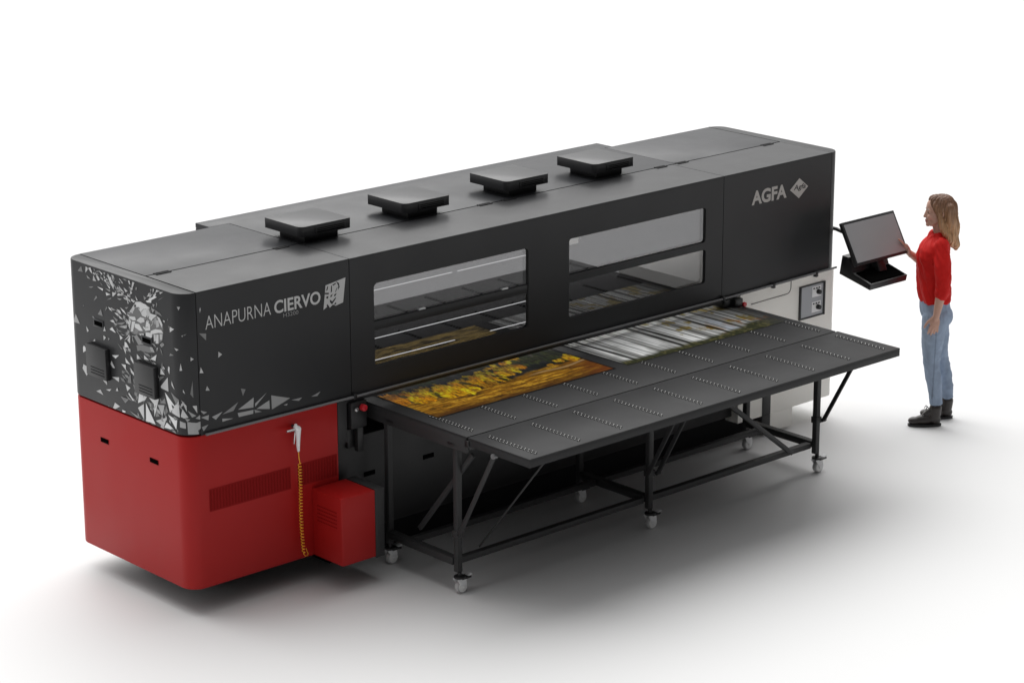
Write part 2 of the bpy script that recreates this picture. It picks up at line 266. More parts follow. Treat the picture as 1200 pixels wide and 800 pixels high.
DEER_TXT = '''[[28,0.523,1.768,0.457,1.836,0.402,1.857,0.308,1.835,0.295,1.807,0.217,1.801,0.182,1.763,0.182,1.714,0.197,1.666,0.236,1.639,0.274,1.631,0.286,1.674,0.377,1.672,0.44,1.649,0.495,1.642,0.536,1.656,0.537,1.743],[35,1.016,1.952,1.058,1.914,1.002,1.917],[75,0.968,1.958,0.973,1.919,0.949,1.94,0.951,1.957],[85,0.937,1.956,0.915,1.962,0.895,1.927,0.918,1.936],[50,0.962,1.908,0.942,1.9,0.919,1.89,0.953,1.89],[65,0.889,1.922,0.873,1.901,0.861,1.888,0.899,1.885],[80,0.867,1.942,0.831,1.918,0.822,1.904,0.84,1.896,0.864,1.927],[80,0.827,1.962,0.788,1.95,0.799,1.94],[40,0.82,1.892,0.787,1.875,0.807,1.879],[90,0.853,1.858,0.789,1.857,0.794,1.843],[80,0.735,1.962,0.689,1.922,0.672,1.895,0.686,1.884,0.711,1.902,0.735,1.941],[80,0.686,1.958,0.652,1.924,0.672,1.924],[90,0.755,1.898,0.713,1.879,0.721,1.869],[50,0.768,1.864,0.708,1.864,0.722,1.853],[85,0.763,1.841,0.71,1.838,0.758,1.821],[85,0.688,1.856,0.651,1.858,0.69,1.828],[45,0.947,1.837,0.892,1.849,0.92,1.836],[40,0.869,1.8,0.856,1.789,0.899,1.76],[45,0.753,1.798,0.704,1.82,0.712,1.81],[60,0.658,1.897,0.633,1.879,0.643,1.871],[75,0.645,1.845,0.62,1.866,0.622,1.846],[80,0.694,1.961,0.674,1.96,0.654,1.921,0.681,1.927],[80,0.523,1.962,0.507,1.962,0.498,1.939,0.513,1.943],[70,0.477,1.962,0.454,1.962,0.481,1.918,0.488,1.925],[40,0.441,1.939,0.43,1.935,0.439,1.917,0.448,1.924],[85,0.628,1.913,0.576,1.88,0.599,1.882],[80,0.66,1.895,0.623,1.871,0.647,1.871],[80,0.695,1.856,0.652,1.856,0.693,1.829],[75,0.632,1.862,0.57,1.861,0.645,1.844],[80,0.57,1.909,0.529,1.894,0.553,1.885],[90,0.538,1.879,0.504,1.861,0.527,1.863],[85,0.505,1.899,0.483,1.895,0.503,1.879],[70,0.579,1.848,0.509,1.849,0.526,1.836,0.572,1.84],[90,0.501,1.855,0.455,1.851,0.472,1.838,0.494,1.843],[80,0.453,1.883,0.428,1.861,0.44,1.856],[80,0.548,1.85,0.527,1.822,0.535,1.816],[50,0.65,1.829,0.595,1.833,0.62,1.822],[45,0.568,1.787,0.529,1.799,0.553,1.781],[40,0.368,1.9,0.338,1.893,0.362,1.874],[75,0.269,1.962,0.254,1.962,0.271,1.935],[50,0.296,1.955,0.285,1.953,0.294,1.933],[85,0.235,1.962,0.201,1.962,0.244,1.943],[80,0.268,1.925,0.244,1.938,0.237,1.933,0.265,1.91],[90,0.323,1.887,0.253,1.923,0.231,1.919,0.289,1.889],[90,0.347,1.873,0.285,1.897,0.291,1.873,0.333,1.867],[70,0.206,1.955,0.168,1.962,0.199,1.943],[50,0.225,1.902,0.163,1.935,0.202,1.912],[50,0.28,1.869,0.257,1.869,0.274,1.848],[40,0.241,1.886,0.23,1.879,0.243,1.854],[35,0.252,1.839,0.2,1.827,0.254,1.812],[80,0.456,1.846,0.402,1.857,0.308,1.841,0.328,1.823,0.389,1.824,0.474,1.811],[70,0.523,1.773,0.49,1.803,0.485,1.768],[50,0.297,1.843,0.259,1.837,0.284,1.814],[85,0.715,1.758,0.672,1.751,0.704,1.744],[80,0.656,1.761,0.621,1.759,0.603,1.738,0.634,1.745],[90,0.619,1.778,0.578,1.766,0.556,1.745,0.594,1.758],[90,0.681,1.733,0.65,1.735,0.594,1.708,0.629,1.71],[85,0.725,1.675,0.705,1.684,0.683,1.668,0.718,1.67],[95,0.725,1.632,0.705,1.631,0.676,1.61,0.722,1.616],[40,0.699,1.708,0.645,1.697,0.662,1.68],[40,0.679,1.667,0.567,1.7,0.608,1.673],[60,0.641,1.657,0.553,1.684,0.559,1.663,0.61,1.656],[70,0.578,1.711,0.547,1.708,0.552,1.694],[50,0.587,1.741,0.565,1.732,0.573,1.724],[85,0.447,1.816,0.416,1.822,0.406,1.792,0.374,1.819,0.312,1.835,0.349,1.852,0.402,1.854,0.445,1.839],[75,0.464,1.835,0.45,1.822,0.484,1.781,0.523,1.768],[80,0.403,1.791,0.37,1.82,0.317,1.827,0.355,1.772,0.393,1.775],[70,0.348,1.814,0.324,1.83,0.3,1.801,0.339,1.775],[80,0.307,1.806,0.239,1.809,0.302,1.765,0.324,1.774],[80,0.239,1.805,0.21,1.798,0.186,1.767,0.191,1.743,0.219,1.773],[50,0.267,1.786,0.244,1.795,0.258,1.747,0.273,1.753],[65,0.252,1.778,0.226,1.781,0.221,1.746,0.251,1.731],[85,0.348,1.755,0.315,1.739,0.314,1.704,0.369,1.688],[80,0.453,1.733,0.409,1.763,0.355,1.765,0.372,1.741,0.411,1.726],[85,0.525,1.745,0.463,1.753,0.457,1.734,0.488,1.726,0.526,1.731],[90,0.47,1.711,0.428,1.716,0.392,1.683,0.423,1.676,0.476,1.687],[80,0.53,1.728,0.508,1.719,0.531,1.666,0.537,1.697],[85,0.5,1.718,0.465,1.724,0.493,1.661,0.517,1.651],[90,0.3,1.738,0.276,1.757,0.313,1.722],[85,0.307,1.701,0.26,1.722,0.2,1.73,0.182,1.714,0.231,1.706,0.285,1.687,0.316,1.681],[75,0.282,1.684,0.263,1.69,0.258,1.653,0.281,1.643],[80,0.253,1.692,0.232,1.694,0.236,1.639,0.263,1.634],[70,0.22,1.701,0.19,1.708,0.196,1.671,0.219,1.666],[85,0.362,1.68,0.323,1.688,0.294,1.672,0.31,1.655,0.363,1.657],[80,0.432,1.656,0.381,1.669,0.383,1.653,0.417,1.65],[40,0.476,1.678,0.43,1.679,0.455,1.651,0.487,1.644],[45,0.488,1.63,0.456,1.646,0.39,1.601,0.445,1.587],[85,0.592,1.58,0.534,1.629,0.531,1.621,0.564,1.598],[90,0.585,1.577,0.566,1.572,0.544,1.549,0.592,1.539],[80,0.523,1.627,0.529,1.576,0.556,1.592],[90,0.641,1.609,0.607,1.593,0.632,1.576],[50,0.507,1.635,0.491,1.588,0.506,1.599],[50,0.548,1.654,0.525,1.649,0.574,1.611],[40,0.669,1.554,0.613,1.521,0.628,1.522],[85,0.607,1.54,0.577,1.524,0.579,1.5],[90,0.731,1.46,0.655,1.477,0.693,1.447],[35,0.465,1.58,0.391,1.597,0.337,1.599,0.286,1.574,0.348,1.561,0.424,1.557,0.456,1.546],[55,0.33,1.601,0.299,1.603,0.278,1.576,0.316,1.577],[50,0.221,1.638,0.19,1.654,0.176,1.644,0.207,1.623],[55,0.257,1.608,0.238,1.617,0.255,1.586],[35,0.253,1.824,0.215,1.832,0.186,1.812,0.223,1.817],[60,1.104,1.637,1.064,1.583,1.141,1.58],[30,1.014,1.714,1.007,1.707,1.018,1.701],[38,0.824,1.725,0.807,1.685,0.861,1.686],[38,0.764,1.753,0.751,1.748,0.78,1.722],[85,0.922,1.661,0.892,1.652,0.909,1.644],[80,0.994,1.584,0.969,1.56,0.987,1.548,0.992,1.566],[75,0.795,1.624,0.784,1.597,0.811,1.593],[80,0.81,1.566,0.784,1.558,0.81,1.534],[50,0.76,1.561,0.743,1.56,0.761,1.545],[80,0.906,1.523,0.904,1.508,0.932,1.503],[75,0.737,1.672,0.695,1.685,0.68,1.669,0.703,1.672],[90,0.741,1.618,0.713,1.638,0.678,1.612,0.685,1.609],[95,1.03,1.455,0.993,1.437,1.041,1.409,1.041,1.441],[80,1.044,1.335,0.979,1.324,1.015,1.267,1.057,1.306],[80,0.861,1.29,0.799,1.294,0.799,1.258],[80,0.739,1.324,0.663,1.338,0.669,1.308],[80,0.737,1.424,0.703,1.386,0.727,1.383,0.749,1.402],[90,0.811,1.229,0.752,1.245,0.774,1.226],[80,0.689,1.27,0.677,1.249,0.705,1.244],[50,0.565,1.535,0.529,1.543,0.543,1.521],[90,0.589,1.477,0.537,1.445,0.584,1.446],[90,0.532,1.503,0.482,1.45,0.487,1.442,0.531,1.478],[85,0.632,1.428,0.585,1.434,0.587,1.401],[85,0.539,1.426,0.469,1.378,0.477,1.371,0.533,1.4],[90,0.465,1.527,0.424,1.504,0.467,1.495],[90,0.391,1.537,0.34,1.516,0.39,1.51],[90,0.327,1.526,0.26,1.568,0.274,1.526],[80,0.298,1.517,0.264,1.508,0.283,1.506],[35,0.563,1.361,0.538,1.385,0.534,1.33,0.574,1.326],[40,0.516,1.362,0.462,1.365,0.471,1.322,0.511,1.336],[42,0.519,1.329,0.469,1.318,0.487,1.235,0.506,1.3],[85,0.598,1.311,0.548,1.299,0.582,1.271],[90,0.567,1.267,0.511,1.227,0.531,1.225,0.571,1.255],[90,0.214,1.524,0.182,1.502,0.187,1.492],[85,0.224,1.495,0.185,1.463,0.231,1.455],[85,0.147,1.523,0.132,1.52,0.139,1.476,0.152,1.5],[75,0.156,1.454,0.154,1.368,0.229,1.373,0.232,1.382],[35,0.235,1.44,0.189,1.451,0.245,1.411],[35,0.644,1.223,0.574,1.224,0.615,1.2],[75,0.92,1.193,0.874,1.213,0.844,1.185],[85,0.722,1.167,0.668,1.156,0.722,1.127,0.745,1.128],[95,0.645,1.141,0.61,1.14,0.615,1.129,0.647,1.126],[45,0.655,1.222,0.572,1.221,0.61,1.191],[50,0.566,1.153,0.458,1.137,0.49,1.127],[60,0.797,1.13,0.785,1.131,0.789,1.126],[95,0.458,1.293,0.374,1.291,0.399,1.259,0.476,1.222],[95,0.366,1.288,0.256,1.298,0.288,1.225,0.308,1.178,0.311,1.256],[85,0.478,1.193,0.414,1.232,0.417,1.134],[100,0.391,1.243,0.299,1.133,0.397,1.133],[70,0.272,1.26,0.202,1.274,0.229,1.197],[40,0.194,1.32,0.188,1.285,0.245,1.277],[35,0.381,1.253,0.325,1.253,0.32,1.202],[35,0.184,1.276,0.165,1.244,0.206,1.208],[40,0.283,1.226,0.255,1.194,0.295,1.181],[100,0.192,1.355,0.094,1.292,0.148,1.243],[85,0.135,1.249,0.065,1.334,0.061,1.231],[100,0.167,1.225,0.08,1.212,0.091,1.153],[80,0.297,1.157,0.181,1.204,0.216,1.138],[100,0.183,1.174,0.099,1.143,0.212,1.136],[65,0.062,1.21,0.027,1.2,0.026,1.166,0.063,1.171],[80,0.042,1.285,0.009,1.234,0.034,1.228,0.055,1.237],[75,0.048,1.339,0.018,1.306,0.017,1.268],[40,0.131,1.372,0.061,1.339,0.082,1.305],[80,0.117,1.442,0.091,1.394,0.119,1.416],[80,0.034,1.404,0.023,1.376,0.035,1.388],[35,-0.022,1.454,-0.023,1.35,-0.006,1.375],[80,-0.016,1.302,-0.042,1.301,-0.043,1.254],[60,0.017,1.208,-0.035,1.198,-0.067,1.202,-0.068,1.16,-0.044,1.15,-0.049,1.126,0.015,1.132],[60,0.029,1.228,-0.001,1.222,0.018,1.209],[55,0.012,1.275,-0.037,1.24,-0.011,1.233],[60,-0.031,1.225,-0.063,1.242,-0.064,1.211],[60,0.051,1.896,0.031,1.897,0.042,1.875],[80,0.113,1.768,0.075,1.76,0.115,1.733],[50,0.032,1.726,0.019,1.73,0.026,1.717],[40,0.019,1.73,0.001,1.736,0.013,1.726],[75,0.081,1.647,0.051,1.642,0.066,1.631],[40,0.119,1.607,0.088,1.601,0.131,1.589],[70,-0.016,1.597,-0.034,1.582,-0.015,1.572],[75,0.042,1.56,0.034,1.518,0.05,1.514],[70,-0.091,1.881,-0.094,1.867,-0.087,1.847,-0.085,1.869],[40,-0.076,1.728,-0.125,1.718,-0.123,1.677],[70,-0.206,1.593,-0.232,1.571,-0.204,1.557],[80,-0.078,1.526,-0.096,1.487,-0.069,1.492],[40,0.201,1.654,0.174,1.653,0.213,1.625],[65,-0.118,1.404,-0.136,1.372,-0.107,1.378],[40,-0.357,1.337,-0.391,1.325,-0.37,1.289],[60,-0.332,1.213,-0.447,1.263,-0.443,1.202],[60,-0.456,1.224,-0.542,1.272,-0.455,1.203],[60,-0.464,1.189,-0.56,1.222,-0.561,1.167],[55,-0.576,1.248,-0.715,1.201,-0.578,1.16],[40,-0.583,1.161,-0.715,1.199,-0.623,1.173],[45,-0.22,1.209,-0.334,1.259,-0.298,1.213],[60,-0.143,1.21,-0.221,1.226,-0.171,1.187],[60,-0.327,1.194,-0.442,1.188,-0.439,1.165,-0.335,1.167],[60,-0.217,1.183,-0.296,1.167,-0.218,1.164],[55,-0.059,1.269,-0.111,1.246,-0.087,1.239],[60,-0.067,1.223,-0.123,1.227,-0.118,1.195],[50,-0.069,1.164,-0.117,1.17,-0.082,1.137],[60,-0.663,1.17,-0.694,1.172,-0.688,1.161],[50,-0.724,1.187,-0.805,1.186,-0.78,1.17],[50,-0.872,1.176,-0.944,1.194,-0.918,1.17],[50,-0.449,1.188,-0.503,1.163,-0.454,1.166],[85,0.532,1.845,0.549,1.851,0.552,1.864,0.536,1.858],[60,0.552,1.854,0.57,1.857,0.586,1.865,0.566,1.862],[85,0.58,1.861,0.582,1.874,0.575,1.888],[50,0.525,1.854,0.555,1.855,0.567,1.866],[60,0.599,1.887,0.62,1.89,0.639,1.899,0.615,1.896],[50,0.649,1.859,0.662,1.861,0.665,1.871,0.65,1.87],[85,0.593,1.851,0.598,1.865,0.594,1.881],[75,0.628,1.867,0.639,1.879,0.628,1.875],[75,0.675,1.875,0.69,1.883,0.693,1.895,0.68,1.889],[85,0.505,1.833,0.521,1.836,0.53,1.845,0.513,1.842],[75,0.566,1.875,0.582,1.88,0.585,1.891],[75,0.653,1.887,0.663,1.896,0.664,1.91],[75,0.606,1.87,0.627,1.875,0.63,1.889,0.611,1.884],[60,0.624,1.881,0.631,1.888,0.622,1.899,0.616,1.892],[60,0.499,1.838,0.517,1.843,0.528,1.854],[50,0.607,1.869,0.616,1.877,0.611,1.889,0.601,1.882],[60,0.63,1.864,0.647,1.872,0.651,1.887,0.634,1.878],[85,0.573,1.862,0.593,1.866,0.602,1.875,0.584,1.873],[75,0.62,1.878,0.638,1.887,0.643,1.903,0.624,1.892],[60,0.606,1.879,0.616,1.884,0.624,1.892,0.611,1.886],[50,0.461,1.848,0.48,1.848,0.488,1.856,0.47,1.857],[50,0.563,1.859,0.581,1.859,0.587,1.867,0.571,1.866],[75,0.632,1.871,0.645,1.88,0.645,1.894],[50,0.621,1.871,0.633,1.875,0.636,1.883,0.625,1.881],[75,0.583,1.861,0.602,1.869,0.588,1.868],[85,0.602,1.876,0.613,1.881,0.615,1.89,0.603,1.887],[60,0.718,1.899,0.735,1.902,0.738,1.913],[75,0.719,1.893,0.737,1.896,0.735,1.908,0.72,1.904],[50,0.805,1.946,0.83,1.958,0.813,1.955],[50,0.75,1.93,0.776,1.933,0.787,1.944],[50,0.792,1.917,0.819,1.937,0.8,1.932],[85,0.873,1.924,0.886,1.93,0.884,1.941,0.872,1.935],[85,0.771,1.921,0.779,1.929,0.773,1.94,0.765,1.932],[50,0.85,1.917,0.867,1.927,0.875,1.94,0.858,1.931],[60,0.939,1.942,0.949,1.947,0.948,1.957,0.937,1.952],[60,0.782,1.915,0.806,1.915,0.816,1.924,0.793,1.925],[60,0.728,1.899,0.75,1.898,0.763,1.906,0.741,1.906],[50,0.765,1.941,0.789,1.962,0.771,1.956],[50,0.871,1.948,0.88,1.954,0.882,1.962,0.872,1.959],[75,0.697,1.933,0.708,1.938,0.706,1.948,0.697,1.942],[85,0.712,1.907,0.73,1.909,0.741,1.916],[75,0.729,1.893,0.741,1.901,0.745,1.912],[50,0.662,1.9,0.68,1.904,0.691,1.913,0.672,1.909],[85,0.74,1.905,0.759,1.903,0.765,1.911],[50,0.825,1.935,0.846,1.933,0.858,1.938,0.839,1.94],[60,0.793,1.921,0.807,1.927,0.808,1.937],[60,0.813,1.957,0.867,1.946,0.84,1.956],[60,0.715,1.881,0.726,1.907,0.713,1.898],[85,0.774,1.905,0.793,1.911,0.809,1.922],[85,0.753,1.905,0.772,1.907,0.773,1.918,0.756,1.917],[60,0.606,1.893,0.62,1.897,0.617,1.908,0.605,1.903],[50,0.54,1.951,0.581,1.962,0.557,1.961],[50,0.578,1.93,0.593,1.932,0.605,1.939,0.588,1.937],[60,0.533,1.956,0.571,1.962,0.547,1.962],[85,0.586,1.941,0.607,1.946,0.615,1.957],[60,0.603,1.924,0.617,1.928,0.622,1.936,0.609,1.933],[60,0.571,1.929,0.59,1.934,0.598,1.945,0.579,1.941],[50,0.268,1.932,0.286,1.917,0.308,1.907,0.29,1.923],[50,0.28,1.907,0.286,1.896,0.303,1.889,0.296,1.9],[75,0.297,1.932,0.308,1.919,0.325,1.912,0.316,1.924],[75,0.236,1.948,0.248,1.939,0.261,1.934],[85,0.29,1.936,0.292,1.926,0.301,1.918],[85,0.29,1.921,0.313,1.907,0.339,1.9,0.317,1.914],[85,0.284,1.923,0.31,1.892,0.303,1.91],[50,0.189,1.962,0.191,1.961,0.207,1.947],[60,0.213,1.962,0.238,1.943,0.229,1.956],[75,0.226,1.958,0.257,1.924,0.246,1.942],[50,0.237,1.936,0.255,1.922,0.276,1.915],[85,0.727,1.942,0.741,1.942,0.748,1.95],[50,0.762,1.948,0.773,1.957,0.768,1.962,0.758,1.962],[60,0.742,1.914,0.755,1.918,0.76,1.928,0.746,1.922],[85,0.718,1.935,0.743,1.948,0.724,1.945],[85,0.734,1.92,0.751,1.921,0.751,1.931],[85,0.502,1.864,0.525,1.885,0.509,1.877],[85,0.474,1.915,0.495,1.913,0.506,1.92,0.486,1.922],[75,0.513,1.91,0.514,1.931,0.507,1.923],[85,0.541,1.858,0.531,1.875,0.529,1.865],[50,0.487,1.898,0.501,1.908,0.501,1.925,0.486,1.915],[60,0.491,1.912,0.497,1.917,0.499,1.925,0.491,1.919],[50,0.489,1.9,0.505,1.901,0.511,1.908,0.497,1.906],[85,0.528,1.701,0.565,1.719,0.539,1.714],[70,0.576,1.616,0.605,1.612,0.627,1.616],[85,0.509,1.763,0.554,1.76,0.529,1.766],[40,0.619,1.709,0.644,1.716,0.651,1.732],[85,0.537,1.622,0.573,1.64,0.551,1.635],[70,0.524,1.632,0.562,1.64,0.539,1.64],[40,0.626,1.601,0.648,1.609,0.658,1.625],[85,0.521,1.668,0.549,1.686,0.526,1.682],[85,0.617,1.735,0.651,1.741,0.629,1.745],[50,0.66,1.653,0.68,1.65,0.697,1.654],[40,0.682,1.744,0.714,1.75,0.695,1.752],[85,0.515,1.739,0.539,1.743,0.541,1.757],[50,0.61,1.629,0.636,1.627,0.656,1.633],[50,0.529,1.647,0.562,1.654,0.54,1.655],[70,0.65,1.614,0.664,1.62,0.669,1.63],[70,0.654,1.664,0.676,1.659,0.695,1.663,0.672,1.668],[70,0.556,1.664,0.583,1.657,0.602,1.662,0.576,1.67],[70,0.577,1.706,0.589,1.72,0.588,1.737,0.577,1.724],[85,0.538,1.621,0.582,1.63,0.556,1.629],[50,0.529,1.714,0.565,1.716,0.585,1.727],[40,0.567,1.716,0.59,1.713,0.608,1.72],[85,0.702,1.735,0.73,1.742,0.745,1.756,0.719,1.752],[85,0.529,1.688,0.554,1.695,0.559,1.712,0.536,1.704],[50,0.519,1.751,0.543,1.745,0.559,1.747,0.538,1.754],[50,0.642,1.626,0.661,1.632,0.666,1.645],[40,0.617,1.74,0.654,1.741,0.671,1.755,0.638,1.75],[40,0.486,1.224,0.517,1.226,0.522,1.247],[33,0.528,1.406,0.556,1.424,0.53,1.422],[45,0.532,1.221,0.576,1.223,0.6,1.245],[60,0.478,1.326,0.499,1.343,0.494,1.369,0.476,1.349],[36,0.246,1.33,0.286,1.344,0.261,1.34],[36,0.199,1.574,0.228,1.623,0.203,1.601],[36,0.441,1.23,0.485,1.236,0.511,1.252],[36,0.298,1.527,0.315,1.54,0.31,1.56],[40,0.318,1.54,0.363,1.538,0.395,1.549,0.35,1.555],[45,0.236,1.426,0.264,1.435,0.28,1.453,0.25,1.447],[40,0.192,1.482,0.206,1.508,0.207,1.54],[45,0.42,1.233,0.406,1.28,0.4,1.261],[40,0.322,1.323,0.373,1.32,0.411,1.333,0.36,1.332],[40,0.284,1.505,0.311,1.502,0.316,1.516],[45,0.306,1.386,0.339,1.388,0.355,1.401],[36,0.363,1.445,0.411,1.477,0.376,1.466],[40,0.237,1.269,0.247,1.311,0.231,1.295],[36,0.413,1.41,0.441,1.417,0.431,1.44,0.406,1.431],[36,0.318,1.51,0.35,1.532,0.325,1.528],[40,0.491,1.259,0.508,1.268,0.506,1.286,0.485,1.28],[40,0.438,1.4,0.437,1.447,0.425,1.426],[36,0.608,1.373,0.633,1.373,0.63,1.39,0.605,1.387],[36,0.301,1.465,0.326,1.468,0.322,1.485,0.3,1.482],[40,0.568,1.392,0.632,1.382,0.599,1.391],[60,0.556,1.52,0.59,1.529,0.609,1.548,0.576,1.538],[40,0.321,1.505,0.36,1.505,0.396,1.513],[60,0.385,1.448,0.417,1.498,0.394,1.475],[36,0.415,1.499,0.449,1.508,0.426,1.51],[36,0.396,1.346,0.405,1.362,0.399,1.382,0.39,1.366],[60,0.182,1.474,0.21,1.492,0.219,1.519],[36,0.366,1.553,0.414,1.557,0.438,1.578],[45,0.554,1.353,0.593,1.355,0.607,1.371,0.574,1.371],[45,0.587,1.34,0.615,1.348,0.633,1.364,0.604,1.354],[33,0.495,1.335,0.509,1.351,0.505,1.373],[60,0.414,1.267,0.419,1.289,0.404,1.314],[60,0.346,1.221,0.355,1.26,0.336,1.246],[33,0.473,1.372,0.504,1.383,0.51,1.408,0.477,1.396],[36,0.393,1.512,0.416,1.518,0.437,1.529],[60,0.528,1.524,0.552,1.53,0.554,1.547,0.53,1.542],[45,0.499,1.231,0.468,1.276,0.469,1.255],[45,0.26,1.611,0.31,1.627,0.274,1.628],[33,0.386,1.569,0.422,1.574,0.438,1.591,0.405,1.582],[60,0.329,1.209,0.353,1.215,0.343,1.235,0.322,1.226],[45,0.546,1.376,0.583,1.39,0.605,1.414,0.568,1.398],[33,0.596,1.32,0.635,1.324,0.652,1.342,0.616,1.34],[33,0.491,1.471,0.545,1.509,0.51,1.497],[90,0.295,1.749,0.279,1.773,0.281,1.762],[35,0.411,1.744,0.428,1.74,0.442,1.743,0.424,1.748],[90,0.363,1.694,0.381,1.699,0.388,1.712,0.369,1.709],[90,0.368,1.743,0.372,1.767,0.362,1.757],[35,0.129,1.797,0.134,1.805,0.125,1.816],[35,0.355,1.664,0.362,1.678,0.351,1.696,0.347,1.683],[90,0.318,1.748,0.336,1.751,0.339,1.763],[45,0.295,1.835,0.298,1.843,0.292,1.852,0.287,1.845],[90,0.479,1.631,0.495,1.628,0.51,1.63],[95,0.488,1.655,0.502,1.661,0.507,1.672,0.491,1.665],[35,0.127,1.754,0.128,1.771,0.118,1.765],[45,0.554,1.687,0.566,1.692,0.557,1.704,0.545,1.698],[35,0.408,1.739,0.43,1.745,0.43,1.761],[90,0.331,1.718,0.366,1.725,0.345,1.725],[90,0.302,1.759,0.301,1.773,0.286,1.788,0.288,1.773],[95,0.405,1.794,0.433,1.813,0.411,1.806],[95,0.101,1.745,0.114,1.747,0.111,1.757],[90,0.302,1.67,0.318,1.679,0.309,1.695,0.296,1.684],[90,0.165,1.78,0.18,1.792,0.164,1.792],[35,0.327,1.716,0.361,1.709,0.344,1.718],[90,0.093,1.743,0.128,1.752,0.107,1.751],[35,0.467,1.787,0.469,1.816,0.463,1.803],[45,0.086,1.207,0.11,1.209,0.115,1.225,0.089,1.225],[70,0.24,1.206,0.276,1.212,0.286,1.232,0.254,1.226],[55,0.536,1.126,0.591,1.126,0.55,1.126],[45,0.312,1.256,0.349,1.249,0.381,1.255],[45,0.042,1.278,0.061,1.292,0.072,1.314,0.051,1.302],[45,0.149,1.146,0.174,1.172,0.152,1.162],[70,0.322,1.216,0.309,1.24,0.284,1.26,0.293,1.239],[45,0.09,1.128,0.125,1.131,0.141,1.148,0.107,1.147],[70,0.203,1.208,0.212,1.229,0.206,1.254],[55,0.247,1.226,0.29,1.215,0.327,1.225,0.28,1.238],[55,0.349,1.126,0.372,1.126,0.376,1.126,0.354,1.126],[70,0.053,1.293,0.048,1.316,0.03,1.329,0.033,1.31],[55,0.229,1.167,0.24,1.181,0.231,1.201,0.216,1.19],[70,0.147,1.172,0.16,1.185,0.149,1.204],[55,0.07,1.216,0.113,1.228,0.085,1.225],[35,0.311,1.215,0.33,1.231,0.321,1.256],[35,0.441,1.126,0.419,1.144,0.417,1.126],[35,0.209,1.17,0.251,1.173,0.224,1.176],[35,0.096,1.265,0.122,1.276,0.13,1.297,0.103,1.288],[70,0.467,1.139,0.485,1.146,0.482,1.163],[55,0.412,1.126,0.456,1.126,0.427,1.126],[45,0.307,1.126,0.333,1.126,0.358,1.126,0.329,1.13],[70,0.182,1.182,0.196,1.197,0.191,1.217,0.18,1.203],[55,0.222,1.168,0.245,1.174,0.235,1.194,0.215,1.187],[45,0.081,1.134,0.086,1.159,0.075,1.148],[70,0.421,1.126,0.492,1.126,0.448,1.126],[45,0.107,1.238,0.134,1.246,0.144,1.263],[70,0.214,1.126,0.248,1.127,0.243,1.153,0.215,1.143],[70,0.371,1.128,0.401,1.126,0.403,1.14,0.375,1.144],[35,0.483,1.126,0.477,1.126,0.453,1.139,0.458,1.126]]'''

# ------------------------------------------------------------------ the printer
L_, D_, H_, ZS, RC = 5.70, 1.205, 1.973, 1.122, .10
VENTM = mat('vent_cap_grey', (.036, .036, .038), .32, spec=.3, bump=.05)
HINGE = mat('hinge_black', (.008, .008, .009), .6, spec=.1)
P = thing('flatbed_printer', 'huge dark grey flatbed printer with red left base and white right base', 'printer')

def cap_poly(x0, x1, left, y0=0, y1=D_, r=RC, n=8):
    """plan of an end cap, rounded on its outer corners"""
    pts = []
    if left:
        for k in range(n+1):
            a = PI + PI/2*k/n; pts.append((x0+r+r*math.cos(a), y0+r+r*math.sin(a)))
        pts += [(x1, y0), (x1, y1)]
        for k in range(n+1):
            a = PI/2 + PI/2*k/n; pts.append((x0+r+r*math.cos(a), y1-r+r*math.sin(a)))
    else:
        for k in range(n+1):
            a = -PI/2 + PI/2*k/n; pts.append((x1-r+r*math.cos(a), y0+r+r*math.sin(a)))
        for k in range(n+1):
            a = PI/2*k/n; pts.append((x1-r+r*math.cos(a), y1-r+r*math.sin(a)))
        pts += [(x0, y1), (x0, y0)]
    return pts

# left end cover and its side graphics
bm = B(); prism(bm, cap_poly(0, .1035, True), ZS, H_, .007)
cover = obj('end_cover', bm, ANTH, P)
# right end cover
bm = B(); prism(bm, cap_poly(L_-.1, L_, False), ZS-.004, H_, .007)
obj('end_cover', bm, ANTH, P)

# wrapped decal: (s, z) on the shell -> xyz
def wrap(s, z, off):
    if s >= D_-RC:
        a = (s-(D_-RC))/RC
        return (RC-(RC+off)*math.cos(a), D_-RC+(RC+off)*math.sin(a), z)
    if s >= RC: return (-off, s, z)
    a = (RC-s)/RC
    if a <= PI/2: return (RC-(RC+off)*math.cos(a), RC-(RC+off)*math.sin(a), z)
    return (RC+(RC-RC*PI/2-s), -off, z)

def gmat():
    m = mat('silver_vinyl', (.5, .5, .5), .45, attr='paint')
    return m
VINYL = gmat()
DEER = json.loads(DEER_TXT)
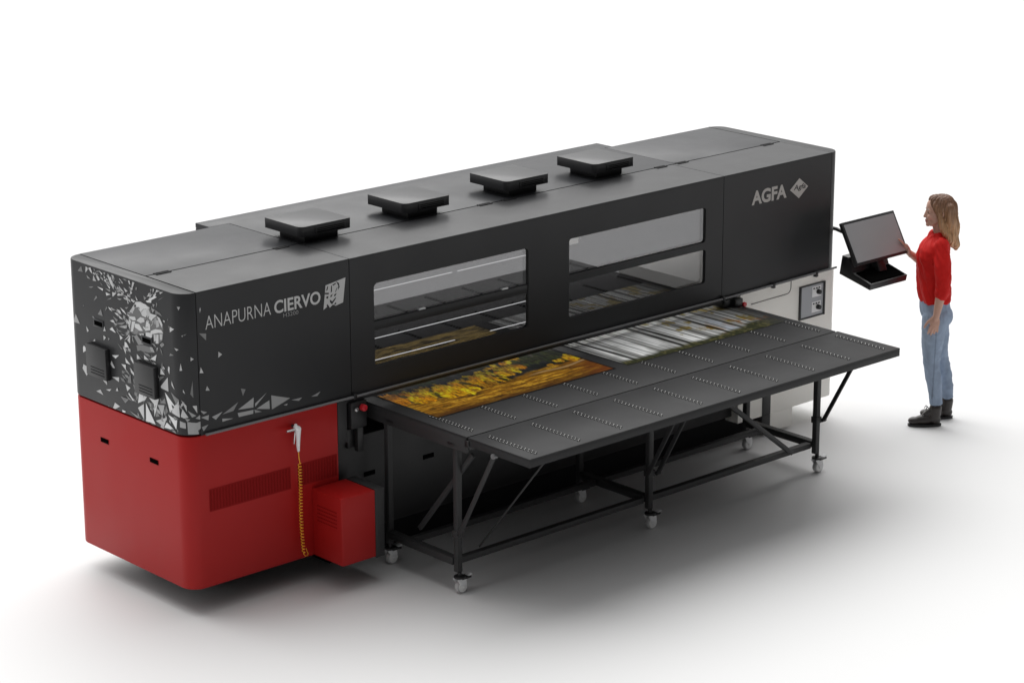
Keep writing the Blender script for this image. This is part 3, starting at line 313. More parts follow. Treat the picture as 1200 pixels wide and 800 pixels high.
# a few extra small shards between the traced ones
def decal(name, parent, smin, smax, polys):
    bm = B(); lay = bm.verts.layers.float.new('sh')
    for i, q in enumerate(polys):
        pts = [(q[k], q[k+1]) for k in range(1, len(q), 2)]
        if max(p[0] for p in pts) < smin or min(p[0] for p in pts) > smax: continue
        t = B()
        try: t.faces.new([t.verts.new((p[0], p[1], 0)) for p in pts])
        except ValueError: continue
        def cut(s, out=False, inn=False):
            bmesh.ops.bisect_plane(t, geom=list(t.verts)+list(t.edges)+list(t.faces), plane_co=(s, 0, 0), plane_no=(1, 0, 0), clear_outer=out, clear_inner=inn)
        cut(smin, inn=True); cut(smax, out=True)
        for k in range(9): cut(RC*(1-PI/2*k/8))
        for k in range(1, 5): cut(D_-RC+.02*k)
        off = .0010 + (.0004*(1+i % 5) if i else 0)
        sh = q[0]/100
        bmesh.ops.triangulate(t, faces=t.faces)
        m = {}
        for f in t.faces:
            vs = []
            for v in f.verts:
                if v not in m:
                    w = bm.verts.new(wrap(v.co.x, v.co.y, off)); w[lay] = sh; m[v] = w
                vs.append(m[v])
            bm.faces.new(vs)
        t.free()
    bmesh.ops.recalc_face_normals(bm, faces=bm.faces)
    sh = np.array([v[lay] for v in bm.verts], np.float32)
    bm.verts.layers.float.remove(lay)
    me = bpy.data.meshes.new(name); bm.to_mesh(me); bm.free()
    g = np.clip(sh, 0, 1)[:, None]**1.5*np.array([[.72, .725, .73]])
    paint(me, g)
    return obj(name, me, VINYL, parent, 1)
SD = RC-RC*PI/2-.0065
decal('deer_decal', cover, SD+.002, 1.2, DEER)

# two square vent boxes and two slots on the side
for (y0, y1, z0, z1) in ((.752, .965, 1.298, 1.492), (.252, .458, 1.300, 1.492)):
    bm = B()
    box(bm, -.035, -.001, y0, y1, z0, z1, .004)
    for k in range(3):
        zz = z0+.022+.018*k
        box(bm, -.0365, -.0345, y0+.02, y1-.05, zz, zz+.004, 0, 1)
    obj('side_vent', bm, [BLACK, HINGE], cover)
for (y0, y1, z) in ((.815, .90, 1.628), (.312, .397, 1.632)):
    bm = B()
    box(bm, -.004, -.0015, y0-.012, y1+.012, z-.026, z+.026, .001, 0)
    box(bm, -.0055, -.0035, y0, y1, z-.014, z+.014, 0, 1)
    obj('handle_slot', bm, [ANTH2, HOLE], cover)

# gull-wing doors: front face and top leaf in one folded sheet
def outline_mesh(outer, holes, depth):
    cu = bpy.data.curves.new('c', 'CURVE'); cu.dimensions = '2D'; cu.fill_mode = 'BOTH'; cu.extrude = depth/2
    for pts in [outer]+holes:
        s = cu.splines.new('POLY'); s.points.add(len(pts)-1); s.use_cyclic_u = True
        for i, p in enumerate(pts): s.points[i].co = (p[0], p[1], 0, 1)
    o = bpy.data.objects.new('c', cu); COL.objects.link(o)
    dg = bpy.context.evaluated_depsgraph_get(); dg.update()
    me = bpy.data.meshes.new_from_object(o.evaluated_get(dg))
    bpy.data.objects.remove(o); bpy.data.curves.remove(cu)
    return me
def rrect(x0, x1, z0, z1, r, n=6, sharp=()):
    pts = []
    for ci, (cx, cz, a0) in enumerate(((x1-r, z0+r, -PI/2), (x1-r, z1-r, 0), (x0+r, z1-r, PI/2), (x0+r, z0+r, PI))):
        if ci in sharp:
            pts.append(((x1, x1, x0, x0)[ci], (z0, z1, z1, z0)[ci])); continue
        for k in range(n+1): pts.append((cx+r*math.cos(a0+PI/2*k/n), cz+r*math.sin(a0+PI/2*k/n)))
    return pts
def addmesh(bm, me, M):
    t = B(); t.from_mesh(me); t.transform(M); bmesh.ops.remove_doubles(t, verts=t.verts, dist=1e-6); merge(bm, t); bpy.data.meshes.remove(me)
XZ = Matrix(((1, 0, 0, 0), (0, 0, 1, 0), (0, 1, 0, 0), (0, 0, 0, 1)))

YH = .488                                     # hinge line
def door(name, x0, x1, holes, zb):
    bm = B()
    if holes:
        me = outline_mesh([(x0, zb), (x1, zb), (x1, H_-.028), (x0, H_-.028)], holes, .026)
        addmesh(bm, me, Matrix.Translation((0, .013, 0)) @ XZ)
    else:
        box(bm, x0, x1, 0, .026, zb, H_-.028, 0)
    # folded top leaf: rounded nose then flat to the hinge
    n = 5; prof = [(0, H_-.028)]
    for k in range(n+1):
        a = PI + PI/2*(-k)/n
        prof.append((.007+.007*math.cos(a), H_-.007+.007*math.sin(a)))
    prof += [(YH, H_), (YH, H_-.02), (.026, H_-.028)]
    Mx = Matrix(((0, 0, 1, 0), (1, 0, 0, 0), (0, 1, 0, 0), (0, 0, 0, 1)))
    prism(bm, prof, x0, x1, 0, M=Mx)
    bmesh.ops.recalc_face_normals(bm, faces=bm.faces)
    return obj(name, bm, ANTH, P, 30)
d1 = door('front_door', .1085, 1.2235, None, 1.112)
WH1 = rrect(1.414, 2.685, 1.262, 1.785, .03)
WH2 = rrect(3.042, 4.318, 1.541, 1.782, .022, sharp=(3,))
WH3 = rrect(3.042, 4.322, 1.252, 1.489, .022, sharp=(2,))
d2 = door('window_hood', 1.2285, 4.4875, [WH1, WH2, WH3], 1.10)
d3 = door('front_door', 4.4925, L_-.1035, None, 1.112)
for (x0, x1, z0, z1) in ((1.40, 2.70, 1.25, 1.80), (3.03, 4.335, 1.24, 1.795)):
    bm = B(); box(bm, x0, x1, .0275, .0325, z0, z1, 0)
    obj('window_pane', bm, GLASS, d2)
bm = B(); box(bm, 1.4145, 2.6845, .004, .0268, 1.487, 1.545, .002)
for xa in (1.78, 2.47): box(bm, xa, xa+.05, .010, .0265, 1.5455, 1.553, 0, 1)
obj('window_bar', bm, [ANTH, STICK], d2)
bm = B(); box(bm, 3.043, 3.125, .001, .0268, 1.742, 1.781, 0)
obj('safety_sticker', bm, STICK, d2)
decal('shard_decal', d1, -1.3, SD-.004, DEER)

# lettering (built-in typeface, fitted to the measured boxes)
def text_mesh(s, x0, x1, z0, z1, y, off=0, th=.0015, shear=0):
    cu = bpy.data.curves.new('t', 'FONT'); cu.body = s; cu.offset = off; cu.extrude = 0; cu.resolution_u = 4
    o = bpy.data.objects.new('t', cu); COL.objects.link(o)
    dg = bpy.context.evaluated_depsgraph_get(); dg.update()
    me = bpy.data.meshes.new_from_object(o.evaluated_get(dg))
    bpy.data.objects.remove(o); bpy.data.curves.remove(cu)
    c = coords(me); a = c.min(0); b = c.max(0)
    X = x0+(c[:, 0]-a[0])/(b[0]-a[0])*(x1-x0); Z = z0+(c[:, 1]-a[1])/(b[1]-a[1])*(z1-z0)
    X = X + shear*(Z-z0)
    me.vertices.foreach_set('co', np.stack([X, np.full_like(X, y), Z], 1).astype(np.float32).ravel()); me.update()
    return me
obj('lettering', text_mesh('ANAPURNA', .165, .635, 1.740, 1.820, -.0015, -.012), SILVER, d1, 1)
obj('lettering', text_mesh('CIERVO', .660, 1.004, 1.738, 1.818, -.0015, .022), SILVER, d1, 1)
obj('lettering', text_mesh('H3200', .725, .836, 1.706, 1.730, -.0015, -.008), mat('dim_lettering', (.30, .30, .30), .5), d1, 1)
obj('lettering', text_mesh('AGFA', 4.771, 5.128, 1.721, 1.822, -.0015, .035), LETTER, d3, 1)
def flat(bm, pts, y, mi=0):
    f = bm.faces.new([bm.verts.new((p[0], y, p[1])) for p in pts]); f.material_index = mi
    if f.normal.y > 0: f.normal_flip()
bm = B()
flat(bm, [(5.258, 1.840), (5.352, 1.768), (5.258, 1.696), (5.163, 1.768)], -.0015)
emb = obj('diamond_emblem', bm, LETTER, d3, 1)
obj('lettering', text_mesh('Agfa', 5.196, 5.322, 1.748, 1.797, -.0022, .02, shear=.25), BLACK, emb, 1)
# the stag-head emblem
bm = B()
def epx(a, b): return (1.026+(a-255)/13.33/60*.0, 0)
E0, E1, E2, E3 = Vector((1.044, 1.842)), Vector((1.196, 1.864)), Vector((1.174, 1.713)), Vector((1.024, 1.694))
flat(bm, [E0, E1, E2, (1.118, 1.703), (1.095, 1.713), (1.075, 1.700), (1.05, 1.708), E3], -.0015)
def ep(u, v):
    p = (E0*(1-u)+E1*u)*(1-v)+(E3*(1-u)+E2*u)*v; return (p.x, p.y)
for st in ([(.08, .08), (.14, .06), (.12, .22), (.05, .24)], [(.0, .30), (.2, .36), (.2, .43), (.0, .36)], [(.1, .48), (.2, .50), (.18, .60), (.08, .54)],
           [(.28, .12), (.33, .10), (.36, .36), (.30, .40)], [(.34, .08), (.52, .06), (.52, .11), (.40, .14)], [(.52, .0), (.68, .12), (.74, .30), (.66, .40), (.66, .22)],
           [(.58, .30), (.64, .26), (.56, .44), (.52, .44)], [(.30, .50), (.42, .47), (.36, .58), (.30, .58)], [(.50, .52), (.62, .50), (.56, .60), (.48, .60)],
           [(.28, .66), (.42, .78), (.60, .64), (.58, .74), (.42, .90), (.30, .78)], [(.16, .80), (.30, .96), (.24, 1.0), (.14, .88)], [(.5, .96), (.62, .86), (.64, .96)]):
    flat(bm, [ep(*p) for p in st], -.0022, 1)
obj('stag_emblem', bm, [SILVER, ANTH], d1, 1)

# rear roof panels
bm = B(); box(bm, .1085, 1.2235, YH+.016, D_, H_-.03, H_-.0005, .003); obj('roof_panel', bm, ANTH2, P)
bm = B()
prism(bm, [(1.2285, YH+.016), (4.5275, YH+.016), (4.5275, D_+.002), (4.60, D_+.002), (4.60, 1.36), (1.075, 1.36), (1.075, D_+.002), (1.2285, D_+.002)], H_-.03, H_-.0005, .002)
box(bm, 1.075, 1.10, D_+.002, 1.36, H_-.35, H_-.031, .002); box(bm, 4.575, 4.60, D_+.002, 1.36, H_-.35, H_-.031, .002)
box(bm, 1.10, 4.575, 1.34, 1.36, H_-.35, H_-.031, 0)
obj('roof_panel', bm, ANTH2, P)
bm = B(); box(bm, 4.5325, L_-.1035, YH+.016, D_, H_-.03, H_-.0005, .003); obj('roof_panel', bm, ANTH2, P)
# dark sealing behind the seams
bm = B()
box(bm, .09, L_-.09, YH-.02, YH+.025, H_-.05, H_-.034, 0)
for x in (.106, L_-.1015): box(bm, x-.012, x+.012, .03, D_-.03, H_-.05, H_-.034, 0)
for x in (1.226, 4.49): box(bm, x-.01, x+.01, .03, YH, H_-.05, H_-.034, 0); box(bm, x-.012, x+.012, .028, .05, ZS, H_-.05, 0)
box(bm, .094, .122, .028, .05, ZS, H_-.05, 0); box(bm, L_-.115, L_-.09, .028, .05, ZS, H_-.05, 0)
box(bm, .112, L_-.106, YH+.001, YH+.015, H_-.0335, H_-.004, 0)
obj('inner_seal', bm, HOLE, P)
for (x0, x1) in ((.165, .27), (1.04, 1.14), (1.30, 1.385), (2.695, 2.80), (2.905, 3.01), (4.325, 4.42), (4.53, 4.63), (5.405, 5.505)):
    bm = B(); box(bm, x0, x1, YH-.019, YH+.022, H_-.01, H_+.004, .001)
    cyl(bm, (x0+.01, YH+.002, H_+.002), (x1-.01, YH+.002, H_+.002), .005, seg=10)
    obj('hinge', bm, HINGE, P)
# roof vents
for i, (x0, x1, y0, y1) in enumerate(((1.205, 1.60, .44, .80), (2.065, 2.445, .48, .85), (2.955, 3.335, .505, .87), (3.735, 4.11, .485, .855))):
    bm = B()
    pl = [(x0+.05, y0)] if False else []
    r = .04
    for k in range(6):
        a = PI+PI/2*k/5; pl.append((x0+r+r*math.cos(a), y0+r+r*math.sin(a)))
    pl += [(x1-.012, y0), (x1, y0+.012), (x1, y1), (x0, y1)]
    prism(bm, pl, H_+.050, H_+.114, .002)
    v = obj('roof_vent', bm, VENTM, P)
    bm = B(); prism(bm, [(x0+.075, y0+.06), (x1-.06, y0+.06), (x1-.06, y1-.05), (x0+.075, y1-.05)], H_-.001, H_+.051, .003)
    obj('vent_neck', bm, BLACK, v)
    bm = B(); box(bm, x0+.11, x1-.045, y0-.006, y0-.0005, H_+.058, H_+.098, .002)
    for k in range(3): box(bm, x0+.125, x1-.06, y0-.0075, y0-.005, H_+.065+.011*k, H_+.069+.011*k, 0, 1)
    obj('vent_louvre', bm, [BLACK, HOLE], v)

# rails along the lower edge of the doors
bm = B()
tube(bm, [(.13, -.018, 1.118), (1.24, -.018, 1.110), (4.64, -.018, 1.112), (5.665, -.018, 1.126)], .008, 10)
for x in (1.235, 4.49, 5.0, 5.45): box(bm, x-.012, x+.012, -.028, .0, 1.094, 1.13, .003, 1)
obj('grip_rail', bm, [RAILM, BLACK], P)
bm = B(); box(bm, .11, 4.66, .012, .05, 1.07, 1.098, .003); obj('lower_trim', bm, STEEL, P)

# inside: glowing strips, rear wall above the opening, left inner wall
bm = B()
box(bm, 1.20, 1.222, .06, D_-.01, 1.0, H_-.06, 0); box(bm, .11, 1.19, D_-.03, D_-.002, ZS, H_-.035, 0)
box(bm, 1.24, L_-.11, D_-.03, D_-.002, H_-.09, H_-.035, 0)
obj('inner_wall', bm, BLACK, P)
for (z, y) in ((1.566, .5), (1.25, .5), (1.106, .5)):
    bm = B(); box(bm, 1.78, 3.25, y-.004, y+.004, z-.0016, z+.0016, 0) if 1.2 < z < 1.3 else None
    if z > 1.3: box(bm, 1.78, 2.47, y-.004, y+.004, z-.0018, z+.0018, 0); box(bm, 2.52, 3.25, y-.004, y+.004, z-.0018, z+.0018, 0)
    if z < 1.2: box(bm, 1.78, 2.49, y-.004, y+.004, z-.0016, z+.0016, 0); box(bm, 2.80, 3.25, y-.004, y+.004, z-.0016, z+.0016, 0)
    obj('glow_strip', bm, LED, P)
bm = B(); box(bm, 1.45, 5.45, .10, .125, 1.915, 1.93, 0); obj('glow_strip', bm, FILLM, P)  # unseen glowing strip added under the roof to brighten interior and prints

# red cabinet
bm = B(); prism(bm, cap_poly(0.002, 1.11, True), .165, 1.112, .006)
red = obj('red_cabinet', bm, REDP, P)
bm = B(); prism(bm, cap_poly(.04, 1.08, True, .035, D_-.03, .08), .156, .1648, 0); prism(bm, [(.95, -.25), (1.13, -.25), (1.13, .0), (.94, .0)], .160, .1676, 0); prism(bm, cap_poly(.34, .90, True, .30, D_-.24, .08), .03, .155, 0); obj('bounce_block', bm, HINGE, P)  # dark plates added under the cabinet to stop red bounce and deepen contact shade
for (y0, y1, z) in ((.818, .90, .893), (.295, .38, .895)):
    bm = B(); box(bm, -.0015, .0005, y0, y1, z-.014, z+.014, 0); obj('handle_slot', bm, HOLE, red)
def grille(bm, x0, x1, z0, z1, y, n):
    box(bm, x0, x1, y-.0012, y, z0, z1, 0, 0)
    w = (x1-x0)/n
    for k in range(n):
        box(bm, x0+w*(k+.25), x0+w*(k+.72), y-.0022, y-.001, z0+.008, z1-.008, 0, 1)
SLOT = mat('grille_slot', (.205, .008, .008), .6, spec=.05)
bm = B(); grille(bm, .148, .745, .632, .772, -.0008, 27); obj('vent_grille', bm, [REDD, SLOT], red)
bm = B(); grille(bm, .80, 1.10, .632, .772, -.0008, 14); obj('vent_grille', bm, [REDD, SLOT], red)
# red service box in front of it, dark back plate
bm = B(); prism(bm, [(1.160, -.285), (1.160, -.003), (.905, -.003), (.905, -.268), (.909, -.280), (.920, -.285)], .168, .598, .005)
sb = obj('service_box', bm, REDP, P)
bm = B()
for r in range(5):
    for k in range(12):
        yy = -.235+.016*k; zz = .40+.024*r
        box(bm, .9036, .9056, yy, yy+.011, zz, zz+.007, 0)
obj('louvre', bm, SLOT, sb)
bm = B(); box(bm, 1.1625, 1.232, -.287, -.006, .160, .600, .003); obj('service_plate', bm, STEEL, P)

# frame parts between the cabinets
bm = B(); box(bm, 1.118, 1.19, .004, .25, .82, 1.09, .003); obj('frame_column', bm, STEEL, P)
bm = B(); box(bm, 1.115, 4.925, .06, 1.10, .20, .82, .004); box(bm, 1.13, 4.66, .30, 1.05, .80, 1.0, .003)
bm2 = B(); box(bm2, 1.116, 4.924, .12, 1.05, .02, .199, 0); obj('backlight_block', bm2, HINGE, P)  # black block added under the body against light from behind
lower = obj('lower_body', bm, mat('charcoal_panel', (.022, .022, .023), .5, bump=.05, rvar=.06), P)
for x in (1.40, 1.88): 
    bm = B(); box(bm, x-.045, x+.045, .058, .0595, .545, .575, 0); obj('handle_slot', bm, HOLE, lower)
for x in (3.35, 4.35):
    bm = B(); box(bm, x-.02, x+.02, .035, .059, .40, .47, .006); box(bm, x-.06, x+.06, .04, .06, .38, .40, .003); obj('latch', bm, GALV, lower)
bm = B()
box(bm, 1.205, 1.325, -.02, .10, .905, 1.075, .004); box(bm, 1.255, 1.30, -.015, .02, .75, .904, .003); box(bm, 1.21, 1.29, .03, .057, .77, .89, .003)
cl = obj('clamp_bracket', bm, BLACK, P)
bm = B(); cyl(bm, (1.285, -.022, 1.035), (1.285, -.055, 1.035), .021, seg=18, bev=.004); obj('stop_button', bm, REDB, cl)
bm = B(); cyl(bm, (1.235, -.021, 1.03), (1.235, -.04, 1.03), .014, seg=14, bev=.003); obj('key_switch', bm, CHROME, cl)
bm = B(); box(bm, 4.60, 4.675, -.03, .08, 1.03, 1.085, .003); box(bm, 4.52, 4.60, .0, .09, 1.035, 1.09, .003)
cl = obj('clamp_bracket', bm, BLACK, P)
bm = B(); cyl(bm, (4.690, -.040, 1.037), (4.690, -.02, 1.037), .017, seg=18, bev=.004); obj('stop_button', bm, REDB, cl)

# white cabinet on the right
bm = B()
prism(bm, cap_poly(4.682, L_-.003, False, r=.06), .160, 1.110, .002)
wc = obj('white_cabinet', bm, WHITEP, P)
bm = B(); box(bm, 5.022, 5.255, .0, .5, .025, .1598, 0); obj('cabinet_foot', bm, WHITEP, wc)
bm = B(); box(bm, 4.932, 5.018, -.004, -.0008, .161, .62, .001); box(bm, 4.932, 5.018, -.003, .3, .05, .159, .002); obj('frame_column', bm, STEEL, P)
bm = B()
pts = [(4.79, 1.012), (5.16, 1.018)]+[(5.16+.043*math.sin(PI/2*k/6), 1.061-.043*math.cos(PI/2*k/6)) for k in range(1, 7)]+[(5.203, 1.108)]
tube(bm, [(p[0], -.0005, p[1]) for p in pts], .0032, 6)
obj('panel_seam', bm, mat('seam_shadow', (.09, .085, .08), .7), wc)
bm = B()
for q in ((5.29, 5.306, .795, 1.044), (5.545, 5.562, .795, 1.044)): box(bm, q[0], q[1], -.014, -.0005, q[2], q[3], .002, 0)  # dark side strips stand for the shadow inside the recess
box(bm, 5.3065, 5.5445, -.010, -.0005, .795, .807, .002, 0); box(bm, 5.3065, 5.5445, -.010, -.0005, 1.034, 1.044, .002, 0)
fr = obj('control_panel', bm, [STEEL], wc)
bm = B(); box(bm, 5.3065, 5.5445, -.006, -.0008, .8075, 1.0335, 0); obj('panel_plate', bm, PLATE, fr)
for z in (.985, .872):
    bm = B(); box(bm, 5.425, 5.52, -.0075, -.0062, z-.042, z+.035, .0, 0); 
    cyl(bm, (5.487, -.007, z-.008), (5.487, -.034, z-.008), .019, .016, seg=18, mi=1, bev=.003)
    for k in range(3): box(bm, 5.435+.028*k, 5.453+.028*k, -.0085, -.0074, z+.016, z+.026, 0, 2)
    obj('rotary_switch', bm, [STICK, BLACK, STEEL], fr)
# levelling feet
for (x, y) in ((.35, .45), (.35, .85), (.8, .5), (1.5, .6), (3., .6), (4.5, .6), (5.45, .9)):
    bm = B(); cyl(bm, (x, y, 0), (x, y, .03), .06, seg=20, bev=.004); cyl(bm, (x, y, .03), (x, y, .21), .022, seg=14); obj('levelling_foot', bm, BLACK, P)

# ------------------------------------------------------------------ air gun and coiled hose
g = thing('air_gun', 'silver air blow gun on yellow coiled hose hanging on red cabinet front', 'air gun', (.768, -.05, .90))
bm = B()
tube(bm, [(-.088, -.01, .122), (-.04, -.01, .121), (-.01, 0, .120)], [.008, .009, .011], 10); obj('nozzle', bm, CHROME, g)
bm = B()
seg_chain(bm, [(Vector((-.012, 0, .128)), .017), (Vector((.006, 0, .116)), .019), (Vector((.004, 0, .06)), .014), (Vector((.003, 0, .01)), .011), (Vector((.004, 0, -.02)), .009)], 12)
cyl(bm, (-.012, 0, .13), (-.012, 0, .152), .009, seg=10)
obj('gun_body', remeshed(bm, .003, 2), GALV, g)
bm = B(); bar(bm, (-.018, 0, .112), (-.030, -.004, .03), .008, .006, .002); obj('trigger', bm, CHROME, g)
bm = B(); cyl(bm, (.0, .049, .125), (.0, .012, .125), .009, seg=10); obj('hook', bm, STEEL, g)
pts = [(.004, 0, -.02), (.006, 0, -.06), (.012, 0, -.10)]
n = 29*14
for k in range(n):
    a = 2*PI*k/14; q = k/n; xx = .010+.012*q+.003*math.sin(q*7)
    pts.append((xx+.0098*math.cos(a), .0098*math.sin(a)+.02*q*(1-q), -.105-.57*q))
for k in range(1, 9):
    q = k/8; pts.append((.022+.05*q, .0085*(1-q)+.02*q, -.675-.035*math.sin(q*PI*.75)))
pts += [(.075, .035, -.692), (.085, .06, -.67)]
bm = B(); tube(bm, pts, .0027, 6); obj('coiled_hose', bm, YELLOW, g)

# ------------------------------------------------------------------ tables
TZ = 1.023
HOLEB = mat('hole_rim', (.50, .50, .49), .4)
def hole_row(bm, x, y0, y1, z):
    n = int(round((y0-y1)/.030))
    for k in range(n+1):
        y = y0+(y1-y0)*k/n
        for j, dx in enumerate((-.010, .010)):
            yy = y+(.0075 if j else -.0075)
            cyl(bm, (x+dx, yy, z-.004), (x+dx, yy, z+.0012), .0092, seg=10, mi=1)
            cyl(bm, (x+dx+.003, yy+.002, z+.0005), (x+dx+.003, yy+.002, z+.0026), .0052, .0038, seg=8, mi=2)
XR = [1.502+.3445*k for k in range(10)]

def caster(bmx, parent, x, y):
    c = B()
    cyl(c, (x, y, .098), (x, y, .112), .036, seg=24, bev=.004)
    cyl(c, (x, y, .112), (x, y, .135), .014, seg=12)
    box(c, x+.0, x+.075, y-.026, y+.026, .088, .101, .004)
    ob = obj('caster', c, BLACK, parent)
    f = B()
    for s in (-1, 1):
        pr = [(x-.036, .097), (x+.034, .097), (x+.040, .06), (x+.028, .028), (x+.006, .028), (x-.012, .062)]
        prism(f, pr, 0, .005, .001, M=Matrix.Translation((0, y+s*.021-.0025, 0)) @ XZ)
    bar(f, (x+.03, y, .090), (x+.088, y, .108), .036, .006, .002)
    obj('caster_fork', f, GALV, ob)
    w = B()
    cyl(w, (x+.012, y-.016, .041), (x+.012, y+.016, .041), .041, seg=28, bev=.006)
    for s in (-1, 1): cyl(w, (x+.012, y+s*.016, .041), (x+.012, y+s*.0185, .041), .033, seg=20, mi=1); cyl(w, (x+.012, y+s*.02, .041), (x+.012, y+s*.028, .041), .009, seg=10, mi=1)
    obj('wheel', w, [TYRE, CWHITE, STEEL], ob)
    return ob

OT = thing('output_table', 'dark metal output table on castors with folding flap, in front of printer', 'table', (0, 0, 0))
bm = B(); box(bm, 1.40, 4.69, -.862, .34, TZ-.012, TZ, .002)
for x in XR: hole_row(bm, x, -.495 if x > 1.6 else -.41, -.79, TZ)
obj('table_top', bm, [TOPM, HOLE, HOLEB], OT)
bm = B()
box(bm, 1.401, 1.421, -.855, .32, TZ-.105, TZ-.0125, .002); box(bm, 4.669, 4.689, -.855, .32, TZ-.105, TZ-.0125, .002)
box(bm, 1.4215, 4.6685, -.859, -.835, TZ-.09, TZ-.0125, .002)
for y in (-.72, -.15): box(bm, 1.3975, 1.4008, y-.03, y+.03, TZ-.085, TZ-.07, .001, 1)
obj('apron', bm, [STEEL, BLACK], OT)
bm = B()
box(bm, 1.40, 4.70, -1.412, -.872, TZ-.012, TZ, .002)
box(bm, 1.40, 4.70, -1.411, -1.395, TZ-.055, TZ-.0125, .002)
box(bm, 1.4005, 1.415, -1.3945, -.873, TZ-.055, TZ-.0125, .002); box(bm, 4.685, 4.6995, -1.3945, -.873, TZ-.055, TZ-.0125, .002)
for x in XR: hole_row(bm, x, -.95, -1.35, TZ)
obj('flap', bm, [TOPM, HOLE, HOLEB], OT)
for x in (1.45, 3.05, 4.64):
    bm = B(); cyl(bm, (x-.04, -.867, TZ-.02), (x+.04, -.867, TZ-.02), .010, seg=10); obj('flap_hinge', bm, BLACK, OT)
bm = B(); box(bm, 1.392, 1.3995, -.885, -.85, TZ-.06, TZ-.02, .002); obj('pivot_plate', bm, BLACK, OT)
XL = (1.425, 3.05, 4.69)
for x in XL:
    for y in (-.745, -.10):
        xx = min(x, 4.66)
        bm = B(); box(bm, xx-.019, xx+.019, y-.019, y+.019, .135, TZ-.0125 if xx not in (1.425, 4.66) else TZ-.106, .003)
        if y < -.5: box(bm, xx-.026, xx+.026, y-.026, y+.026, .355, .40, .003)
        obj('leg', bm, STEEL, OT)
for x in XL:
    for y in (-.757, -.10): caster(None, OT, min(x, 4.665), y)
# lower frame
bm = B()
for x in (1.425, 3.05, 4.66): box(bm, x-.026, x+.026, -.722, -.123, .175, .222, .003)
for (a, b) in ((1.46, 3.015), (3.085, 4.625)):
    box(bm, a, b, -.295, -.255, .180, .218, .003); box(bm, a, b, -.735, -.69, .175, .213, .003)
obj('lower_frame', bm, STEEL, OT)
# struts
for x in (1.405, 3.10, 4.70):
    bm = B(); bar(bm, (x, -1.10, TZ-.058), (x, -.775, .372), .014, .028, up=(0, 1, 0)); cyl(bm, (x-.016, -.775, .374), (x+.016, -.775, .374), .014, seg=12); cyl(bm, (x-.016, -1.10, TZ-.06), (x+.016, -1.10, TZ-.06), .016, seg=12, mi=1)
    obj('flap_strut', bm, [STEEL if x < 4 else BLACK, RAILM], OT)
bm = B(); bar(bm, (3.0, -1.10, TZ-.058), (3.0, -.775, .372), .014, .028, up=(0, 1, 0)); obj('flap_strut', bm, STEEL, OT)
bm = B(); bar(bm, (1.45, -.86, .90), (1.45, -.36, .30), .02, .03, up=(0, 1, 0)); obj('leg_brace', bm, STEEL, OT)
bm = B(); bar(bm, (1.62, -1.33, TZ-.06), (1.62, -.715, .235), .006, .012, up=(0, 1, 0)); obj('stay_rod', bm, STEEL, OT)
bm = B(); bar(bm, (3.72, -.757, .72), (4.40, -.757, .20), .03, .03, up=(0, 1, 0)); obj('leg_brace', bm, STEEL, OT)

IT = thing('infeed_table', 'dark feed table with hole rows seen through the printer windows', 'table', (0, 0, 0))
bm = B(); box(bm, 1.40, 4.69, .352, 1.73, TZ-.014, TZ-.001, .002)
for x in XR:
    hole_row(bm, x, 1.13, .90, TZ-.001); hole_row(bm, x, 1.66, 1.46, TZ-.001)
obj('table_top', bm, [mat('infeed_coating', (.09, .09, .09), .6, spec=.08, bump=.04), HOLE, HOLE], IT)
bm = B()
box(bm, 1.41, 4.68, 1.70, 1.725, TZ-.1, TZ-.0145, .002)
obj('apron', bm, STEEL, IT)
for x in (1.5, 3.05, 4.6):
    bm = B(); box(bm, x-.022, x+.022, 1.62, 1.66, .14, TZ-.0145, .003); obj('leg', bm, STEEL, IT)
    caster(None, IT, x, 1.64)

# ------------------------------------------------------------------ prints
def fbm(x, y, seed, oct=5):
    """value noise on numpy grids"""
    out = np.zeros_like(x); amp = 1; tot = 0
    rng = np.random.RandomState(seed)
    for o in range(oct):
        g = rng.rand(64, 64)
        xi = np.floor(x).astype(int); yi = np.floor(y).astype(int); fx = x-xi; fy = y-yi
        fx = fx*fx*(3-2*fx); fy = fy*fy*(3-2*fy)
        a = g[xi % 64, yi % 64]; b = g[(xi+1) % 64, yi % 64]; c = g[xi % 64, (yi+1) % 64]; d = g[(xi+1) % 64, (yi+1) % 64]
        out += amp*((a*(1-fx)+b*fx)*(1-fy)+(c*(1-fx)+d*fx)*fy); tot += amp
        amp *= .55; x = x*2.03; y = y*2.03
    return out/tot
def sst(a, b, x):
    t = np.clip((x-a)/(b-a), 0, 1); return t*t*(3-2*t)
def mixc(c, col, m):
    m = np.clip(m, 0, 1)[..., None]
    return c*(1-m)+np.asarray(col)*m

